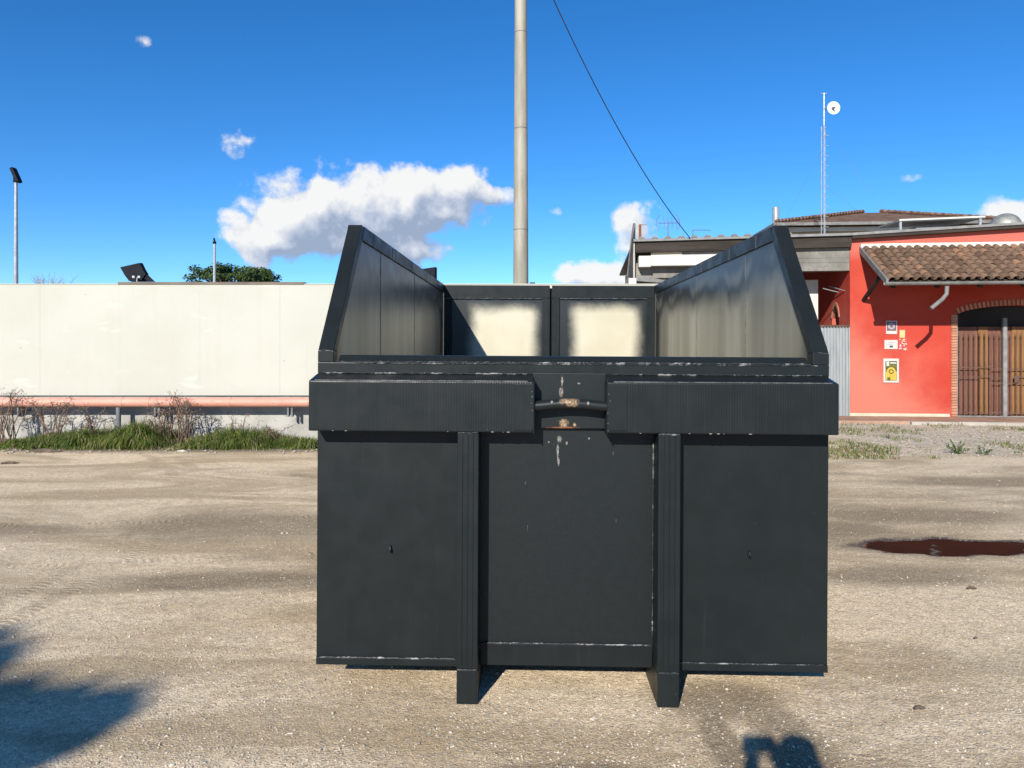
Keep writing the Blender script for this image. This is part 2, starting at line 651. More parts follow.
# pale crushed stone in front of the red building
pale = m.math('MULTIPLY', m.rng(Y, 11.3, 12.6), m.rng(X, 5.4, 7.2))
c = m.mix(m.math('MULTIPLY', pale, m.rng(patch, 0.3, .6, .45, .95)), c, (0.54, 0.475, 0.375))
earth = m.math('MULTIPLY', m.rng(Y, 12.0, 12.5), m.rng(X, 4.5, 2.5))
c = m.mix(m.math('MULTIPLY', earth, .75), c, (0.105, 0.082, 0.052))
# grit: every grain its own tone
grit = m.xyz(m.voro(210, p, out='Color'))
grit2 = m.xyz(m.voro(84, p, out='Color'))
gv_ = m.math('ADD', m.math('MULTIPLY', grit[0], .55), m.math('MULTIPLY', m.math('POWER', grit2[0], 2.0), .42))
gv_ = m.math('ADD', gv_, .60)
gcol = m.n('ShaderNodeCombineColor')
for k_ in range(3):
    m.l(gv_, gcol.inputs[k_])
c = m.mix(m.rng(Y, 14, 8, .35, .85), c, m.mix(1.0, c, gcol.outputs[0], 'MULTIPLY'))
# loose chippings
peb = m.voro(46, p)
pc = m.voro(46, p, out='Color')
pr = m.xyz(pc)
isp = m.math('MULTIPLY', m.rng(peb, 0.36, 0.24), m.rng(pr[0], 0.80, 0.84))
isp = m.math('MULTIPLY', isp, m.rng(m.noise(1.3, 4, .6, p), .38, .6, .15, 1))
c = m.mix(isp, c, m.mix(pr[1], (0.40, 0.32, 0.23), (0.66, 0.57, 0.44)))
peb2 = m.voro(110, p)
pr2 = m.xyz(m.voro(110, p, out='Color'))
isp2 = m.math('MULTIPLY', m.rng(peb2, 0.42, 0.28), m.rng(pr2[0], 0.72, 0.76))
c = m.mix(m.math('MULTIPLY', isp2, .8), c, m.mix(pr2[1], (0.20, 0.16, 0.12), (0.66, 0.60, 0.50)))
m.col(c)
m.rough(m.rng(wet, 0, 1, .94, .45))
m.bump(m.noise(3.2, 5, .6, p), 0.24, 0.05)
m.bump(m.noise(24, 5, .7, p), 0.42, 0.012)
m.bump(bars, 0.24, 0.010)
m.bump(m.voro(84, p), 0.35, 0.006)
hh = m.math('ADD', m.math('MULTIPLY', isp, .8), m.math('MULTIPLY', isp2, .4))
m.bump(hh, 0.75, 0.008)
M['gravel'] = m.m
go = g.build('gravel_ground', M['gravel'], smooth=True)
tag(go, 'sandy gravel yard with tyre marks and damp patches', kind='structure')

# rain water standing in the hollow
m = Mat('puddle_water', 0.03, 0.5)
m.b.inputs['IOR'].default_value = 1.33
m.col((0.030, 0.021, 0.014))
m.bump(m.noise(2.2, 2, .5), 0.12, 0.03)
M['water'] = m.m
w = MB()
for (cx, cy, rx, ry) in ((PUD[0], PUD[1], 1.0, .52),):
    ring = [(cx + rx * math.cos(2 * math.pi * k / 40), cy + ry * math.sin(2 * math.pi * k / 40), -0.0165) for k in range(40)]
    w.add(ring, [tuple(range(40))])
tag(w.build('puddle_water', M['water']), 'shallow muddy puddle reflecting the red wall', kind='structure')

# loose stones lying on the near gravel, too many to count
st_m = Mat('stone', 0.9, 0.3)
st_m.col(st_m.mix(st_m.rng(st_m.noise(9, 3), .35, .65), (0.32, 0.26, 0.19), (0.62, 0.55, 0.45)))
s = MB()
octa = [(1, 0, 0), (-1, 0, 0), (0, 1, 0), (0, -1, 0), (0, 0, 1), (0, 0, -1)]
of = [(0, 2, 4), (2, 1, 4), (1, 3, 4), (3, 0, 4), (2, 0, 5), (1, 2, 5), (3, 1, 5), (0, 3, 5)]
n_st = 0
while n_st < 15000:
    y = 2.9 + 9.5 * rnd.random() ** 1.7
    x = rnd.uniform(-.74, .74) * y
    dens = mnoise.noise(Vector((x * 1.2, y * 1.6, 0))) + .35
    if rnd.random() > dens + .35:
        continue
    if abs(x - PUD[0]) < .8 and abs(y - PUD[1]) < .33:
        continue
    r = 0.0028 + 0.0052 * rnd.random() ** 3
    if rnd.random() < .012:
        r *= 2.2
    a = rnd.random() * 6.28
    ca, sa = math.cos(a), math.sin(a)
    e = (r * rnd.uniform(.8, 1.5), r * rnd.uniform(.7, 1.1), r * rnd.uniform(.5, .9))
    z = ground_h(x, y)
    vv = []
    for q in octa:
        k = rnd.uniform(.75, 1.2)
        qx, qy = q[0] * e[0] * k + rnd.uniform(-.2, .2) * r, q[1] * e[1] * k
        vv.append((x + qx * ca - qy * sa, y + qx * sa + qy * ca, z + q[2] * e[2] * k + e[2] * .4))
    s.add(vv, of)
    n_st += 1
tag(s.build('loose_gravel', st_m.m), 'small pale stones strewn over the yard', 'gravel', kind='stuff')

# ================================================================== container
PSI = R(1.5)
con = thing('roll_off_container', 'open dark grey steel hook lift container with slanted side posts and bare rear doors', 'container')
con.location = (0.286, 3.69, 0.0)
con.rotation_euler = (0, 0.0055, -PSI)
P = M['paint']
HW = 1.272
ZB = 0.124


def cbox(name, u0, u1, v0, v1, z0, z1, mat=P, parent=None, bev=0.004):
    return MB().box(u0, u1, v0, v1, z0, z1).build(name, mat, parent or con, bevel=bev)


def bead(name, pts, parent=None, r=0.0045, mat='weld', step=0.012):
    """a lumpy run of weld metal"""
    pts = [Vector(q) for q in pts]
    out, rs = [], []
    for a, b in zip(pts[:-1], pts[1:]):
        n = max(2, int((b - a).length / step))
        for i in range(n + (b is pts[-1])):
            out.append(a.lerp(b, i / n) + Vector((0, 0, rnd.uniform(-.0015, .0015))))
            rs.append(r * rnd.uniform(.55, 1.25))
    return MB().tube(out, rs, 5).build(name, M[mat], parent or con, smooth=True)


SL, SR = (-.552, -.449), (.412, .518)            # the two skids
# front sheets and their lips
cbox('front_panel', -HW, SL[0] + .02, 0, .006, ZB + .036, 1.60)
cbox('front_panel', SR[1] - .02, HW, 0, .006, ZB + .036, 1.60)
centre = cbox('front_panel', SL[1] - .02, SR[0] + .02, 0.0, .006, ZB + .10, 1.60)
cbox('bottom_lip', -HW, SL[0] - .002, -.008, .05, ZB, ZB + .037)
cbox('bottom_lip', SR[1] + .002, HW, -.008, .05, ZB, ZB + .037)
cbox('bottom_lip', SL[1] + .002, SR[0] - .002, -.010, .05, ZB + .012, ZB + .122)
bead('weld_bead', [(-HW + .02, -.009, ZB + .039), (SL[0] - .02, -.009, ZB + .039)])
bead('weld_bead', [(SR[1] + .02, -.009, ZB + .039), (HW - .02, -.009, ZB + .039)], r=.003)
bead('weld_bead', [(SL[1] + .02, -.011, ZB + .124), (SR[0] - .01, -.011, ZB + .124)], r=.0035)
for sx in (SL, SR):
    sk = MB()
    sk.box(sx[0], sx[1], -.140, .0, ZB + .045, 1.311)
    sk = sk.build('skid_upright', P, con, bevel=.006)
    run = MB().box(sx[0] + .001, sx[1] - .001, -.139, 4.55, 0.0, ZB + .043).build('skid_runner', P, con, bevel=.006)
    for k in (1, 2, 3):
        u = sx[0] + (sx[1] - sx[0]) * k / 4
        MB().tube([(u, -.1405, ZB + .06), (u, -.1405, 1.30)], .0016, 4).build('drawn_line', M['paint'], sk)
    bead('weld_bead', [(sx[0] + .005, -.141, ZB + .044), (sx[1] - .005, -.141, ZB + .044)], r=.0035)
    bead('weld_bead', [(sx[0] + .005, -.141, 1.309), (sx[1] - .005, -.141, 1.309)], r=.0035)
    bead('weld_bead', [(sx[0] - .003, -.004, ZB + .16), (sx[0] - .003, -.004, 1.25)], r=.0028, step=.02)
# bumpers: ribbed box beams with a sloped top
for k, (u0, u1) in enumerate(((-1.276, -.187), (.168, 1.264))):
    b = MB()
    b.hexa([(u0, -.143, 1.312), (u1, -.143, 1.312), (u1, .0, 1.312), (u0, .0, 1.312),
            (u0, -.143, 1.556), (u1, -.143, 1.556), (u1, .0, 1.586), (u0, .0, 1.586)])
    bo = b.build('bumper', M['paint_rib'], con, bevel=.007)
    ie = u1 if k == 0 else u0                       # inner end carries a closing plate
    s_ = -1 if k == 0 else 1
    MB().box(min(ie, ie + s_ * .095), max(ie, ie + s_ * .095), -.1475, -.1435, 1.325, 1.545).build('end_plate', P, bo, bevel=.0018)
    MB().box(min(ie - s_ * .004, ie), max(ie - s_ * .004, ie), -.146, .0, 1.306, 1.562).build('end_cap', P, bo, bevel=.0015)
    MB().box(u0 + .03, u1 - .03, -.1375, -.1335, 1.5565, 1.5605).build('worn_edge', M['edge'], bo)
    bead('weld_bead', [(u0 + .03, .0 - .004, 1.589), (u1 - .03, -.004, 1.589)], bo, r=.0035)
    for _ in range(5):
        zz = rnd.uniform(1.32, 1.54)
        r_ = rnd.uniform(.002, .0045)
        MB().lathe([(r_ * .5, -.001), (r_, 0), (r_ * .6, .001)], 7).build('paint_chip', M['chip'], bo).location = (ie + s_ * rnd.uniform(.0, .012), -.1485, zz)
    for _ in range(6):
        r_ = rnd.uniform(.0012, .0035)
        MB().box(-r_ * 2.0, r_ * 2.0, -.001, .001, -r_ * .4, r_ * .4).build('paint_chip', M['chip'], bo).location = (rnd.uniform(u0 + .1, u1 - .1), -.1440, 1.3145)
# hook plate and pull bar in the gap between the bumpers
cbox('hook_plate', -.189, .170, -.030, -.001, 1.322, 1.595, bev=.003)
bar = []
for i in range(17):
    t = i / 16
    u = -.186 + .354 * t
    bar.append((u, -.105, 1.437 + .013 * math.sin(math.pi * t) ** 1.3))
def worn_paint(name, zones, blotch, fine_):
    """anthracite paint rubbed through in the given spots (u, z, half width, half height, rust share)"""
    m = Mat(name, .4, .25)
    co = m.coord()
    x, y, z = m.xyz(co)
    nb = m.noise(blotch, 5, .7)
    nf = m.noise(fine_, 4, .7)
    col = m.mix(m.rng(nb, .3, .7), (0.0100, 0.0130, 0.0135), (0.0120, 0.0152, 0.0158))
    for (u, zz, hu, hz_, rust_) in zones:
        a = m.math('DIVIDE', m.math('SUBTRACT', x, u), hu)
        b = m.math('DIVIDE', m.math('SUBTRACT', z, zz), hz_)
        q = m.math('SQRT', m.math('ADD', m.math('MULTIPLY', a, a), m.math('MULTIPLY', b, b)))
        q = m.math('ADD', q, m.math('MULTIPLY', m.math('SUBTRACT', nb, .5), 2.4))
        q = m.math('ADD', q, m.math('MULTIPLY', m.math('SUBTRACT', nf, .5), 1.8))
        bare = m.mix(m.rng(nf, .42, .58), (0.10, 0.060, 0.034) if rust_ else (0.07, .07, .065), (0.36, 0.265, 0.165) if rust_ > .5 else (0.30, 0.285, 0.255))
        if rust_ > 1:
            bare = m.mix(m.rng(nf, .4, .6), (0.10, 0.032, 0.012), (0.24, 0.10, 0.045))
        col = m.mix(m.rng(q, 1.0, .55), col, bare)
    m.col(col)
    m.bump(nf, .15, .003)
    return m.m


hb = MB().tube(bar, .0250, 18).build('hook_bar', worn_paint('worn_hook_bar', [(-.012, 1.462, .052, .030, .8), (-.10, 1.46, .006, .008, 0), (.075, 1.455, .008, .012, .2)], 38, 130), con, smooth=True)
bpy.data.objects['hook_plate'].data.materials[0] = worn_paint('worn_hook_plate', [(-.050, 1.505, .013, .034, .2), (-.046, 1.55, .006, .03, .1), (.038, 1.545, .011, .007, 0), (-.036, 1.345, .026, .030, .8), (-.03, 1.326, .085, .006, 2), (.016, 1.34, .010, .012, .8)], 45, 140)
centre.data.materials[0] = worn_paint('scuffed_centre_panel', [(-.058, 1.262, .015, .020, 0), (-.064, 1.205, .0065, .050, 0), (-.060, 1.15, .004, .022, 0), (-.02, 1.245, .006, .010, 0), (-.11, 1.25, .005, .006, 0), (.09, 1.27, .006, .006, 0)], 24, 120)
rs_ = random.Random(4)
for _ in range(7):
    u, z = rs_.uniform(SL[1] + .05, SR[0] - .03), rs_.uniform(.75, 1.28)
    h_ = rs_.choice([.006, .008, .03, .05])
    MB().prism([(u, -.001, z), (u + .0015, -.001, z), (u + .0025, -.001, z + h_ * .6), (u + .001, -.001, z + h_ * .6)], (0, .0008, 0)).build('scratch', M['edge'], con)
# top beam, sill tube and their weld seams
cbox('top_beam', -HW, HW, -.004, .075, 1.5865, 1.642)
sill = MB()
sill.hexa([(-HW + .10, .004, 1.6425), (HW - .10, .004, 1.6425), (HW - .10, .074, 1.6425), (-HW + .10, .074, 1.6425),
           (-HW + .10, .036, 1.676), (HW - .10, .036, 1.676), (HW - .10, .070, 1.679), (-HW + .10, .070, 1.679)])
sill.build('sill_tube', P, con, bevel=.004)
bead('weld_bead', [(-HW + .09, .000, 1.644), (HW - .09, .000, 1.644)], r=.0055)
bead('weld_bead', [(-HW + .2, -.006, 1.638), (HW - .05, -.006, 1.638)], r=.0022)
# inclined front posts of the side walls
ZT, VT = 2.432, .60
for s_ in (-1, 1):
    uo, ui = s_ * HW, s_ * (HW - .080)
    a, b = min(uo, ui), max(uo, ui)
    ft = MB().box(a, b, -.002, .078, 1.6425, 1.700).build('post_foot', P, con, bevel=.003)
    bead('weld_bead', [(a + .01, -.003, 1.701), (b - .01, -.003, 1.701)], ft, r=.003)
    dv, dzz = VT - .0, ZT - 1.70
    L = math.hypot(dv, dzz)
    nv, nz = dzz / L * .062, -dv / L * .062        # thickness, square to the slope
    po = MB().prism([(a, .0, 1.7005), (a, VT - .035, ZT - .045), (a, VT - .004, ZT), (a, VT + .03, ZT), (a, VT + nv + .0, ZT + nz - .02), (a, nv + .02, 1.7005)], (b - a, 0, 0))
    po.build('inclined_post', P, con, bevel=.004)
    # top rail
    ra, rb = min(s_ * HW, s_ * 1.19), max(s_ * HW, s_ * 1.19)
    rail = MB().prism([(ra, VT + .06, ZT), (ra, 4.80, ZT), (ra, 4.80, ZT - .088), (ra, VT - .005, ZT - .088)][::-1], (rb - ra, 0, 0)).build('top_rail', P, con, bevel=.004)
    for v in (.93, 1.55, 2.4):
        MB().box(s_ * 1.19 - .002, s_ * 1.19 + .002, v - .002, v + .002, ZT - .088, ZT - .01).build('rail_joint', M['edge'], rail)
    # inner sheets, each welded to the next
    cuts = [(.02, 1.18), (1.184, 2.60), (2.604, 4.74)]
    for (v0, v1) in cuts:
        z_front = 1.30
        sh = MB()
        ia, ib = min(s_ * 1.2, s_ * 1.206), max(s_ * 1.2, s_ * 1.206)
        if v0 < .1:
            v0 = .085
            sh.prism([(ia, v0, .3), (ia, v0, 1.72), (ia, VT + .02, ZT - .09), (ia, v1, ZT - .09), (ia, v1, .3)][::-1], (ib - ia, 0, 0))
        else:
            sh.box(ia, ib, v0, v1, .3, ZT - .09)
        sh.build('side_sheet', M['paint_side'], con)
        if v1 < 4.5:
            bead('sheet_seam', [(s_ * 1.1995, v1 + .002, 1.35), (s_ * 1.1995, v1 + .002, ZT - .095)], r=.002, mat='edge', step=.04)
    # outside: sheet, bottom beam and stakes
    oa, ob_ = min(s_ * 1.212, s_ * 1.218), max(s_ * 1.212, s_ * 1.218)
    MB().prism([(oa, .08, .13), (oa, .08, 1.70), (oa, VT + .06, ZT - .09), (oa, 4.78, ZT - .09), (oa, 4.78, .13)][::-1], (ob_ - oa, 0, 0)).build('outer_sheet', P, con)
    MB().box(min(s_ * 1.219, s_ * 1.268), max(s_ * 1.219, s_ * 1.268), .02, 4.78, .13, .25).build('bottom_beam', P, con, bevel=.004)
    for k in range(6):
        v = .85 + k * .72
        MB().box(min(s_ * 1.219, s_ * 1.262), max(s_ * 1.219, s_ * 1.262), v - .04, v + .04, .252, ZT - .09).build('stake', P, con, bevel=.006)
cbox('floor_plate', -1.199, 1.199, .01, 4.7, .20, .206)
# rear doors
DU = .02
cbox('meeting_strip', DU - .045, DU + .045, 4.756, 4.765, .25, ZT - .03)
for s_ in (-1, 1):
    a, b = (-1.188, DU - .012) if s_ < 0 else (DU + .012, 1.188)
    door = MB().box(a + .07, b - .07, 4.715, 4.72, .30, ZT - .15).build('rear_door', M['paint_door'], con)
    for (z0, z1) in ((ZT - .150, ZT - .004), (.24, .34)):
        MB().box(a, b, 4.690, 4.75, z0, z1).build('door_rail', P, door, bevel=.004)
    for (q0, q1) in ((a, a + .085), (b - .085, b)):
        MB().box(q0, q1, 4.688, 4.748, .345, ZT - .153).build('door_stile', P, door, bevel=.004)
    bead('weld_bead', [(a + .09, 4.689, ZT - .152), (b - .09, 4.689, ZT - .152)], door, r=.004, mat='edge', step=.03)
for s_ in (-1, 1):
    cbox('rear_post', min(s_ * 1.19, s_ * 1.272), max(s_ * 1.19, s_ * 1.272), 4.801, 4.86, .13, ZT)
# lugs on the front sheets
for (u, z) in ((-.900, .708), (.885, .703)):
    lg = MB()
    lg.tube([(u, .0, z + .014), (u, -.012, z + .012), (u + .002, -.018, z), (u + .003, -.012, z - .014), (u + .003, .0, z - .016)], .005, 8)
    lg.build('lug', M['paint'], con, smooth=True)

# ================================================================== white boundary wall and pipe
WY = 13.6
M['wall'] = None
m = Mat('off_white_panel', 0.85, 0.3)
p = m.pos()
c = m.mix(m.rng(m.noise(.7, 5, .6, p), .3, .7), (0.440, 0.428, 0.358), (0.475, 0.463, 0.396))
c = m.mix(m.rng(m.noise(1, 4, .65, m.scaled(p, (3.5, 1, .25))), .55, .8, 0, .35), c, (0.43, 0.405, 0.32))
c = m.mix(m.rng(m.noise(2.6, 4, .5, m.scaled(p, (.5, 1, 1.8))), .64, .72, 0, .5), c, (0.57, 0.555, 0.475))
sp = m.math('MULTIPLY', m.rng(m.voro(1.9, p), .03, .012), 1)
c = m.mix(sp, c, (.25, .22, .17))
m.col(c)
m.bump(m.noise(30, 4, .6, p), .12, .01)
M['wall'] = m.m
M['plinth'] = var('grey_concrete', (0.30, 0.285, 0.25), (0.43, 0.41, 0.37), 1.6, .9, .25, .3, 14, c3=(.25, .23, .19))
M['flash'] = var('brown_flashing', (0.10, 0.075, 0.055), (0.16, 0.125, 0.09), 3, .6, .4)
wx0, wx1 = px(-40, 284, WY).x - 4 * 1.470, px(694, 284, WY).x
ztop = px(0, 284, WY).z
zbot = px(0, 395.5, WY).z
wall = thing('boundary_wall', 'long off white panelled wall on a grey concrete base beside the yard', 'wall', ((wx0 + wx1) / 2, WY, 0))
o = wall.location.copy()
MB().box(wx0, wx1, WY + .05, WY + .30, -.1, zbot - .02).build('base', M['plinth'], wall, off=o)
pw = 1.470
n = int((wx1 - wx0) / pw) + 1
for i in range(n):
    a, b = wx0 + i * pw, min(wx1, wx0 + (i + 1) * pw)
    MB().box(a + .0004, b - .0004, WY + rnd.uniform(-.0012, .0012), WY + .16, zbot, ztop - .012).build('panel', M['wall'], wall, off=o, bevel=.0015)
MB().box(wx0, px(118, 0, WY).x, WY - .01, WY + .18, ztop - .011, ztop + .004).build('coping', M['wall'], wall, off=o)
MB().box(px(118, 0, WY).x + .002, px(304, 0, WY).x, WY - .012, WY + .18, ztop - .011, ztop + .036).build('coping', M['flash'], wall, off=o)
MB().box(px(304, 0, WY).x + .002, wx1, WY - .01, WY + .18, ztop - .011, ztop + .006).build('coping', M['wall'], wall, off=o)

M['pipe'] = var('salmon_pipe', (0.52, 0.235, 0.165), (0.60, 0.31, 0.23), 2.2, .55, .4, stretch=(.4, 2, 2), c3=(.42, .19, .13))
M['steel_grey'] = var('grey_steel', (0.10, 0.105, 0.11), (0.17, 0.175, 0.18), 6, .6, .4)
pipe = thing('drain_pipe', 'salmon pink pipe running along the foot of the white wall', 'pipe', (px(120, 0, 13.35).x, 13.35, 0))
o = pipe.location.copy()
zp = px(0, 402.3, 13.35).z
pj = [px(v, 0, 13.35).x for v in (-370, -205, -45, 4, 22, 122, 149, 230, 326, 420)]
for i, (a, b) in enumerate(zip(pj[:-1], pj[1:])):
    MB().tube([(a + .004, 13.35, zp), (b - .004, 13.35, zp)], .088, 20).build('pipe_length', M['pipe'], pipe, off=o, smooth=True)
    MB().tube([(b - .03, 13.35, zp), (b + .03, 13.35, zp)], .094, 20).build('sleeve', M['pipe'], pipe, off=o, smooth=True)
xs = px(118.5, 0, 13.35).x
MB().tube([(xs, 13.35, -.05), (xs, 13.35, zp - .09)], .042, 12).build('support_post', M['steel_grey'], pipe, off=o, smooth=True)
for v in (290, 20, 157):
    xb = px(v, 0, 13.35).x
    br = MB().box(xb - .045, xb + .045, 13.42, 13.60, zp - .17, zp - .15)
    br.build('bracket', M['steel_grey'], pipe, off=o)
    MB().box(xb - .05, xb - .02, 13.34, 13.42, zp - .26, zp - .085).build('bracket_leg', M['steel_grey'], pipe, off=o)
    MB().box(xb + .02, xb + .05, 13.34, 13.42, zp - .26, zp - .085).build('bracket_leg', M['steel_grey'], pipe, off=o)


def floodpanel(name, label, corners, tail, Y):
    """black sheet standing on the wall, with a small bracket"""
    pts = [px(a, b, Y) for a, b in corners]
    base = Vector((sum(q.x for q in pts) / len(pts), Y, ztop))
    t = thing(name, label, 'panel', base)
    MB().prism(pts, (0.03, .06, 0.0)).build('sheet', M['black'], t, off=base)
    if tail:
        MB().prism([px(a, b, Y + .03) for a, b in tail], (0, .05, 0)).build('skirt', M['black'], t, off=base)
        c0 = px(136.5, 277.5, Y - .1)
        st = MB().tube([(c0.x, Y - .08, ztop - .02), (c0.x, Y - .08, c0.z)], .012, 8).build('bracket', M['alu'], t, off=base)
        for sx in (-.05, .05):
            MB().box(c0.x + sx - .022, c0.x + sx + .022, Y - .12, Y - .06, c0.z - .01, c0.z + .03).build('clamp', M['alu'], st, off=base)
    return t


M['alu'] = var('aluminium', (0.30, 0.305, 0.31), (0.40, 0.405, 0.41), 8, .4, .5, metallic=.3)
floodpanel('shade_panel', 'black tilted sheet with a flared skirt on top of the white wall', [(120, 267.2), (139.5, 262.8), (143, 270), (145.5, 274), (141, 281), (129, 281), (124.5, 275)],
           [(129, 278), (145.5, 273.5), (154, 281.6), (131, 281.6)], 13.75)
floodpanel('roof_panel', 'small black upright sheet rising behind the container side wall', [(418, 269.4), (435, 267), (435, 286), (418, 286)], None, 13.75)

# ------------------------------------------------------------------ tall pole and overhead cable
m = Mat('galvanised_pole', .62, .4)
co = m.pos()
c = m.mix(m.rng(m.noise(1, 5, .6, m.scaled(co, (6, 6, 1.0))), .3, .7), (0.25, 0.225, 0.170), (0.36, 0.33, 0.262))
c = m.mix(m.rng(m.noise(9, 4, .6, co), .58, .75, 0, .5), c, (.24, .20, .15))
m.col(c)
M['pole'] = m.m
PY = 14.9
pole = thing('utility_pole', 'tall weathered steel pole of jointed sections behind the white wall', 'pole', (px(520.8, 0, PY).x, PY, 0))
pxx, pzz = pole.location.x, 11.0
cuts = [-.1] + [px(0, v, PY).z for v in (230, 129, 33)] + [9.85, 11.0]


def prad(z):
    return .170 - .0056 * z


for a, b in zip(cuts[:-1], cuts[1:]):
    MB().lathe([(prad(a), a + .006), (prad(b), b - .006)], 24).build('section', M['pole'], pole, smooth=True)
    MB().lathe([(prad(b) + .001, b - .008), (prad(b) + .003, b - .005), (prad(b) + .003, b + .005), (prad(b) + .001, b + .008)], 24).build('joint_band', M['steel_grey'], pole)
MB().box(px(529.5, 0, PY).x - pxx, px(535, 0, PY).x - pxx, -.16, -.02, 2.6, px(0, 282.6, PY - .1).z).build('junction_box', M['black'], pole, bevel=.01)

SHED = Frame((px(850, 419, 17.93).x, 17.93, 0.0), R(-6))
cab = MB()
a = Vector((pxx + .1, PY, 10.0))
e = px(690, 238, 18.1)
cpts = []
for i in range(41):
    t = i / 40
    q = a.lerp(e, t)
    q.z -= 0.50 * 4 * t * (1 - t)
    cpts.append(q)
cab.tube(cpts, .011, 6)
M['cable'] = var('black_cable', (0.012, 0.012, 0.014), (0.02, 0.02, 0.022), 5, .6, .4)
tag(cab.build('overhead_cable', M['cable'], off=a), 'black overhead cable sagging from the tall pole to the shed roof', 'cable').location = a

# ------------------------------------------------------------------ lamp posts beyond the wall
def lamp_post(label, xp, ytop, Y, r, tilt, sc_=1.0):
    base = px(xp, 0, Y)
    base.z = 0
    t = thing('lamp_post', label, 'lamp post', base, group=None)
    zt = px(xp, ytop, Y).z
    MB().lathe([(r * 1.5, -.05), (r, zt * .5), (r * .75, zt)], 12).build('pole', M['alu'], t, smooth=True)
    a = tilt
    fl = MB()
    w2, l2, h2 = .17 * sc_, .36 * sc_, .07 * sc_
    pr = [(-w2, -l2), (w2, -l2), (w2, l2), (-w2, l2)]
    rot = Matrix.Rotation(a, 3, 'Y')
    vv = []
    for dz_ in (-h2, h2):
        for (qx, qz) in pr:
            q = rot @ Vector((dz_, qx, qz))
            vv.append((q.x, q.y, q.z + zt + l2 * .75))
    fl.hexa([vv[0], vv[1], vv[2], vv[3], vv[4], vv[5], vv[6], vv[7]])
    h = fl.build('floodlight', M['black'], t, bevel=.02 * sc_)
    MB().tube([(0, 0, zt - .05), (0, 0, zt + l2 * .5)], r * 1.2, 8).build('yoke', M['black'], h)
    return t


lamp_post('tall galvanised lamp post with a black tilted floodlight standing clear of trees', 16, 181, 27, .075, R(-24), .78)
lamp_post('slender grey lamp post with a small black lamp before the round pine', 214.5, 243, 52, .11, R(-12), .55)

# ------------------------------------------------------------------ trees beyond the wall
M['bark'] = var('bark', (0.085, 0.062, 0.045), (0.15, 0.115, 0.085), 4, .95, .2, .5, 20)


def leaf_mat(name, a, b):
    m = Mat(name, .75, .25)
    m.col(m.mix(m.rng(m.noise(.9, 3, .6, m.pos()), .3, .7), a, b))
    return m.m


M['pine'] = leaf_mat('pine_needles', (0.022, 0.050, 0.014), (0.075, 0.115, 0.032))
M['twig'] = var('bare_twigs', (0.20, 0.165, 0.135), (0.30, 0.25, 0.21), 2, .9, .2)
r3 = random.Random(21)


def rvec(r):
    while True:
        v = Vector((r.uniform(-1, 1), r.uniform(-1, 1), r.uniform(-1, 1)))
        if .05 < v.length < 1:
            return v.normalized()


def leaves(mb, c, rad, n, size, r, flat=1.0):
    for _ in range(n):
        d = rvec(r)
        k = rad * (r.random() ** .45)
        p_ = Vector(c) + Vector((d.x * k, d.y * k, d.z * k * flat))
        u = rvec(r) * size * r.uniform(.6, 1.3)
        w_ = u.cross(rvec(r))
        if w_.length < 1e-5:
            continue
        w_ = w_.normalized() * size * r.uniform(.25, .55)
        mb.add([p_ - w_, p_ + u * .5 + w_ * .3, p_ + w_, p_ - u * .6], [(0, 1, 2, 3)])


TY = 62
tb = px(236, 0, TY)
tb.z = 0
pine = thing('umbrella_pine', 'dark green umbrella pine with a broad flat crown beyond the wall', 'tree', tb)
MB().tube([(0, 0, -.2), (.15, 0, 3), (.1, .1, 5.2), (0, 0, 7.2)], [.38, .30, .24, .10], 10).build('trunk', M['bark'], pine, smooth=True)
cr, lb = MB(), MB()
for k in range(78):
    u_ = r3.uniform(-1, 1)
    w_ = r3.uniform(-.8, .8)
    if u_ * u_ + w_ * w_ > 1:
        continue
    hgt = 6.1 + 2.5 * math.sqrt(max(0, 1 - u_ * u_ * .94)) * r3.uniform(.55, 1.0) + .25 * mnoise.noise(Vector((u_ * 4, w_ * 3, 2)))
    c_ = (u_ * 3.75, w_ * 3.4, hgt)
    leaves(cr, c_, .62, 150, .17, r3, .62)
    lb.tube([(0, 0, 5.4), (c_[0] * .5, c_[1] * .5, (5.6 + hgt) / 2), (c_[0], c_[1], hgt - .2)], [.09, .06, .03], 5)
cr.build('crown', M['pine'], pine)
lb.build('branches', M['bark'], pine)['kind'] = 'stuff'


def bare_tree(label, xp, ytop, Y, seed):
    r = random.Random(seed)
    b = px(xp, 0, Y)
    b.z = 0
    hgt = px(xp, ytop, Y).z
    t = thing('bare_tree', label, 'tree', b, group=None)
    MB().tube([(0, 0, -.2), (.1, 0, hgt * .35), (0, .1, hgt * .62)], [.3, .22, .12], 8).build('trunk', M['twig'], t, smooth=True)
    tw = MB()
    for k in range(130):
        z0 = hgt * r.uniform(.3, .62)
        a = r.random() * 6.28
        l_ = hgt * r.uniform(.12, .36)
        p0 = Vector((0, 0, z0))
        d = Vector((math.cos(a) * .34, math.sin(a) * .34, r.uniform(.75, 1.1)))
        p1 = p0 + d * l_ * .5
        p2 = p1 + (d + rvec(r) * .3) * l_ * .5
        if p2.z > hgt:
            p2.z = hgt - r.random() * .5
        tw.tube([p0, p1, p2], [.05, .03, .012], 4)
        for _ in range(7):
            q0 = p1.lerp(p2, r.random())
            tw.tube([q0, q0 + (d + rvec(r) * .7) * l_ * r.uniform(.1, .25)], [.02, .008], 3)
    tw.build('crown', M['twig'], t)


bare_tree('leafless grey tree with a forked crown peeping over the white wall', 48, 269.5, 85, 2)
bare_tree('leafless grey tree with a rounded crown peeping over the white wall', 59, 272, 88, 5)

